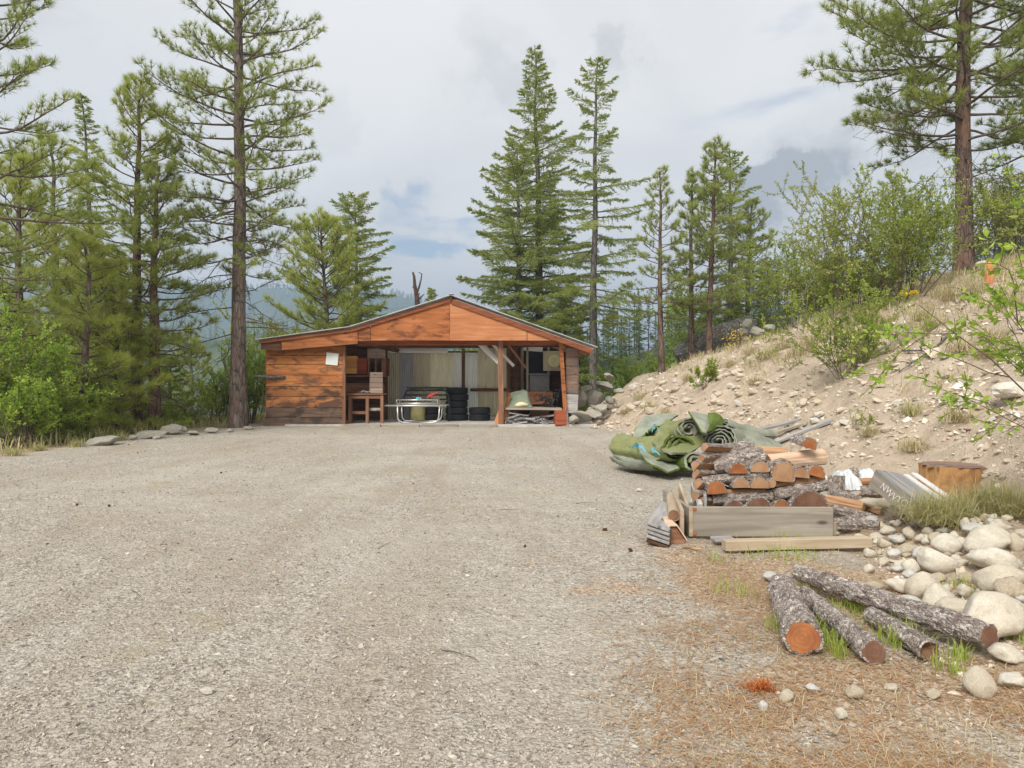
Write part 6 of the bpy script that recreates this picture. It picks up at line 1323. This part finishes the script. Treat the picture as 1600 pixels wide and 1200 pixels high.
for q,(u,v,d,lab) in enumerate(((1024,663,10.25,'pale blue tape scrap on top of the squashed turf roll'),(998,697,10.2,'pale blue tape tied at the left of the turf heap'),(1019,705,9.95,'pale blue tape hanging down the front of the turf heap'))):
    g=Geo(); p=np.array(P(u,v,d)); r_=rng(40+q)
    for _ in range(4):
        e_=nrm(r_.standard_normal(3)*[1,.3,.8]); pts=[p,p+e_*.05+[0,-.02,.01],p+e_*.11+[0,-.02,-.03]]
        s_=np.array([0,0,.012])+r_.normal(0,.006,3); v_=np.array([pts[0]-s_,pts[0]+s_,pts[1]-s_,pts[1]+s_,pts[2]-s_,pts[2]+s_]); g.add(v_,[[0,1,3],[0,3,2],[2,3,5],[2,5,4]])
    tag(g.build('blue_tape',MT['blue_plastic'],None,False,tuple(p)),lab,'tape')

# ================================================================== loose ground cover
r_=rng(2024)
def pebbles(name,label,x,y,size,mt,tint,flat=.6,sub=1,sink=.3):
    v0,t0=ICO[1]; n=len(x); z=H(x,y); oct_v=np.array([[1,0,0],[-1,0,0],[0,1,0],[0,-1,0],[0,0,1],[0,0,-1]],float); oct_t=np.array([[0,2,4],[2,1,4],[1,3,4],[3,0,4],[2,0,5],[1,2,5],[3,1,5],[0,3,5]])
    V=oct_v[None]*(size[:,None]*np.array([1,.8,flat])*r_.uniform(.6,1.3,(n,3)))[:,None,:]; V=V+size[:,None,None]*.25*r_.standard_normal((n,6,3))
    a=r_.uniform(0,6.28,n); c,s=np.cos(a)[:,None],np.sin(a)[:,None]; X=V[...,0]*c-V[...,1]*s; Y=V[...,0]*s+V[...,1]*c
    V=np.stack([X,Y,V[...,2]],-1)+np.stack([x,y,z+size*flat*(.5-sink)],-1)[:,None,:]
    t=(oct_t[None]+(np.arange(n)*6)[:,None,None]).reshape(-1,3); g=Geo(); g.add(V.reshape(-1,3),t,0,np.repeat(np.clip(tint,0,1),6)); o=g.build(name,MT[mt]); kind(o,'stuff'); tag(o,label,'gravel')
n=95000; d_=2.2+18*r_.random(n)**2.2; u_=r_.uniform(-20,1620,n); x_=(u_-800)/F*d_; ok=(x_<toe(d_)-.1)&(x_>ledge(d_)+.3); x_,d_=x_[ok],d_[ok]
pebbles('gravel','fine grey beige gravel covering the open lot',x_,d_,np.minimum(.0044*np.exp(r_.normal(0,.45,len(x_))),.018)*(1+.05*d_),'gravel',np.minimum(r_.normal(.44,.24,len(x_)),.78))
n=46000; u_=r_.uniform(930,1620,n); d_=3+27*r_.random(n)**1.3; x_=(u_-800)/F*d_; ok=(x_>toe(d_)-.3)&(x_<toe(d_)+7); x_,d_=x_[ok],d_[ok]; cl=vnoise(x_*.8,d_*.8,77)+vnoise(x_*2.5,d_*2.5,78)*.6; ok=cl>r_.uniform(-.7,.5,len(x_)); x_,d_=x_[ok],d_[ok]
pebbles('scree','loose tan stones strewn over the bank',x_,d_,.015*np.exp(r_.normal(0,.6,len(x_)))*np.clip(d_/9,.3,1)*(1+.02*d_),'scree_small',r_.normal(.5,.25,len(x_)),.55)
def straws(name,label,x,y,L,mt,tint,w=.0016,lift=.006):
    n=len(x); a=r_.uniform(0,6.28,n); z=H(x,y)+lift*r_.random(n)+.002; d=np.stack([np.cos(a),np.sin(a),r_.normal(0,.12,n)],-1); s=np.stack([-np.sin(a),np.cos(a),0*a],-1)*w; b=np.stack([x,y,z],-1)
    v=np.stack([b-s,b+s,b+d*L[:,None]],1).reshape(-1,3); g=Geo(); g.add(v,np.arange(n*3).reshape(-1,3),0,np.repeat(np.clip(tint,0,1),3)); o=g.build(name,MT[mt]); kind(o,'stuff'); tag(o,label,'litter')
n=60000; d_=2.3+7.0*r_.random(n)**1.3; u_=r_.uniform(860,1620,n); x_=(u_-800)/F*d_; S_=x_-toe(d_); den=smooth(870,1080,u_+90*vnoise(x_*2,d_*2,8))*smooth(-2.6,-.9,S_)*smooth(1.8,.3,S_)*smooth(9,6.5,d_)*np.clip(.4+2.0*fbm(x_*1.3,d_*1.3,91),0.03,1); ok=r_.random(n)<den; x_,d_=x_[ok],d_[ok]
straws('needle_litter','rusty pine needle litter and dry straw over the near right ground',x_,d_,r_.uniform(.05,.13,len(x_)),'litter',r_.normal(.5,.25,len(x_)),.002,.012)
n=14000; d_=2.3+12*r_.random(n)**1.5; u_=r_.uniform(0,1300,n); x_=(u_-800)/F*d_; ok=(vnoise(x_*.9,d_*.9,55)+.5*vnoise(x_*3,d_*3,56))>.22; x_,d_=x_[ok],d_[ok]
straws('dry_straw','scattered dry straw lying in patches on the gravel',x_,d_,r_.uniform(.03,.09,len(x_)),'dry_grass',r_.normal(.4,.25,len(x_)),.0014)
# sparse standing grass: green between the logs and under the box, straw in the litter
g=Geo(); gr=[]
for (u,v,n,sp) in ((1270,985,90,10),(1290,960,80,10),(1300,1010,90,9),(1330,950,90,9),(1345,935,80,9),(1385,975,110,11),(1395,1000,90,9),(1255,930,60,9),(1310,1030,60,10),(1440,1020,60,9),(1500,1030,60,8),(1235,848,200,26),(1265,846,110,22),(1190,868,90,22),(1235,872,110,28),(1145,930,50,18),(1120,880,30,14),(1480,1050,60,12),(1500,920,40,10),(1530,935,60,8),(1590,1000,70,12),(1500,970,30,8),(1210,985,40,8),(1275,1000,90,8),(1320,985,110,10),(1350,960,90,8),(1400,1010,90,9),(1420,1000,60,8)):
    p,d=hit(u,v); b=np.stack([p.x+r_.normal(0,sp/F*d,n),p.y+r_.normal(0,sp/F*d*1.2,n)],-1); gr.append((b,n))
B=np.concatenate([q[0] for q in gr]); B3=np.column_stack([B,H(B[:,0],B[:,1])]); grass_blades(g,B3,.13,.07,.0022,r_); o=g.build('green_grass',MT['green_grass']); kind(o,'stuff'); tag(o,'thin green grass sprouting between the logs and under the box','grass')
g=Geo(); n=4200; d_=2.4+6*r_.random(n)**1.2; u_=r_.uniform(880,1620,n); x_=(u_-800)/F*d_; S_=x_-toe(d_); ok=(S_>-2.2)&(S_<1.6)&(vnoise(x_*1.7,d_*1.7,33)>-.1)&(d_<7.5)&(r_.random(n)<smooth(900,1200,u_)); x_,d_=x_[ok],d_[ok]; grass_blades(g,np.column_stack([x_,d_,H(x_,d_)]),.085,.16,.0015,r_); o=g.build('straw_grass',MT['dry_grass']); kind(o,'stuff'); tag(o,'sparse dry straw grass standing in the near right litter','grass')
g=Geo(); n=9000; d_=8+24*r_.random(n); u_=r_.uniform(980,1620,n); x_=(u_-800)/F*d_; S_=x_-toe(d_); ok=(S_>1)&(r_.random(n)<np.clip(.12+.2*(S_-3)+.6*vnoise(x_*.7,d_*.7,44),0,1)); x_,d_=x_[ok],d_[ok]; B3=np.column_stack([x_,d_,H(x_,d_)]); B3=np.repeat(B3,5,0)+r_.normal(0,.06,(len(B3)*5,3))*[1,1,0]; grass_blades(g,B3,.34,.28,.007,r_); o=g.build('bank_grass',MT['dry_grass']); kind(o,'stuff'); tag(o,'thin bleached grass growing over the upper bank','grass')
g=Geo(); n=7000; d_=12+20*r_.random(n); e_=r_.uniform(-.2,7,n); x_=ledge(d_)-e_; B3=np.column_stack([x_,d_,H(x_,d_)]); grass_blades(g,B3,.5,.35,.012,r_); o=g.build('verge_grass',MT['mixed_grass']); kind(o,'stuff'); tag(o,'mixed green and straw grass falling away beyond the left gravel edge','grass')
# dark cones and twigs lying on the gravel
CONE=[rock_mesh(930+k,MT['dark_wood'],2,.8,.35,0,False) for k in range(2)]
for q,(u,v) in enumerate(((215,708),(120,790),(170,792),(985,862),(1008,735),(1043,742),(820,855),(945,830),(345,740))):
    p,d=hit(u,v); s=rr.uniform(.013,.022); o=obj('pine_cone',SCR[q%6],None,(p.x,p.y,p.z+s*.5),(rr.uniform(0,3),rr.uniform(0,3),rr.uniform(0,3)),(s*1.4,s,s)); o.data=CONE[q%2] if 'CONE' in globals() else o.data; tag(o,'dark fallen pine cone lying on the open gravel','pine cone','cones on the gravel')
for q,(u,v,L,a,lab) in enumerate(((690,1020,.16,-.5,'reddish twig on the near gravel'),(730,1030,.1,-.9,'short dark twig beside the reddish one'),(900,788,.22,.1,'straight twig on the gravel left of the board stack'),(780,798,.2,.05,'small twig lying mid lot'),(590,860,.25,1.3,'upright looking thin twig mid lot'),(205,925,.2,-.8,'twig on the gravel at the left of the lot'))):
    p,d=hit(u,v); c,s=math.cos(a),math.sin(a); g=Geo(); tube(g,[(p.x,p.y,p.z+.008),(p.x+c*L*.5,p.y+s*L*.5,p.z+.016),(p.x+c*L,p.y+s*L,p.z+.01)],[.003,.0025,.0015],5); tag(g.build('twig',MT['bark_red'],None,True,tuple(p)),lab,'twig','twigs on the gravel')
for q,(u,v,w,lab) in enumerate(((322,1083,22,'white stone alone on the near gravel left of centre'),(1000,766,12,'small white stone beside the grey board stack'))):
    rock_at(u,v,w,w*.6,lab,None,SCP,'white_stone',q,.2)

# ================================================================== haze of the valley air
hz=Geo(); gbox(hz,(0,1150,75),(3400,2560,300)); haze=hz.build('haze',bpy.data.materials.new('haze_air')); kind(haze,'stuff')
hm=haze.data.materials[0]; hm.use_nodes=True; hn=hm.node_tree.nodes; hn.clear(); ho=hn.new('ShaderNodeOutputMaterial'); hv=hn.new('ShaderNodeVolumePrincipled')
hv.inputs['Color'].default_value=(.57,.76,1.0,1); hv.inputs['Density'].default_value=.0008; hv.inputs['Anisotropy'].default_value=.2; hm.node_tree.links.new(hv.outputs[0],ho.inputs['Volume'])
haze['label']='thin blue valley haze between the lot and the far ridge'; haze['category']='haze'
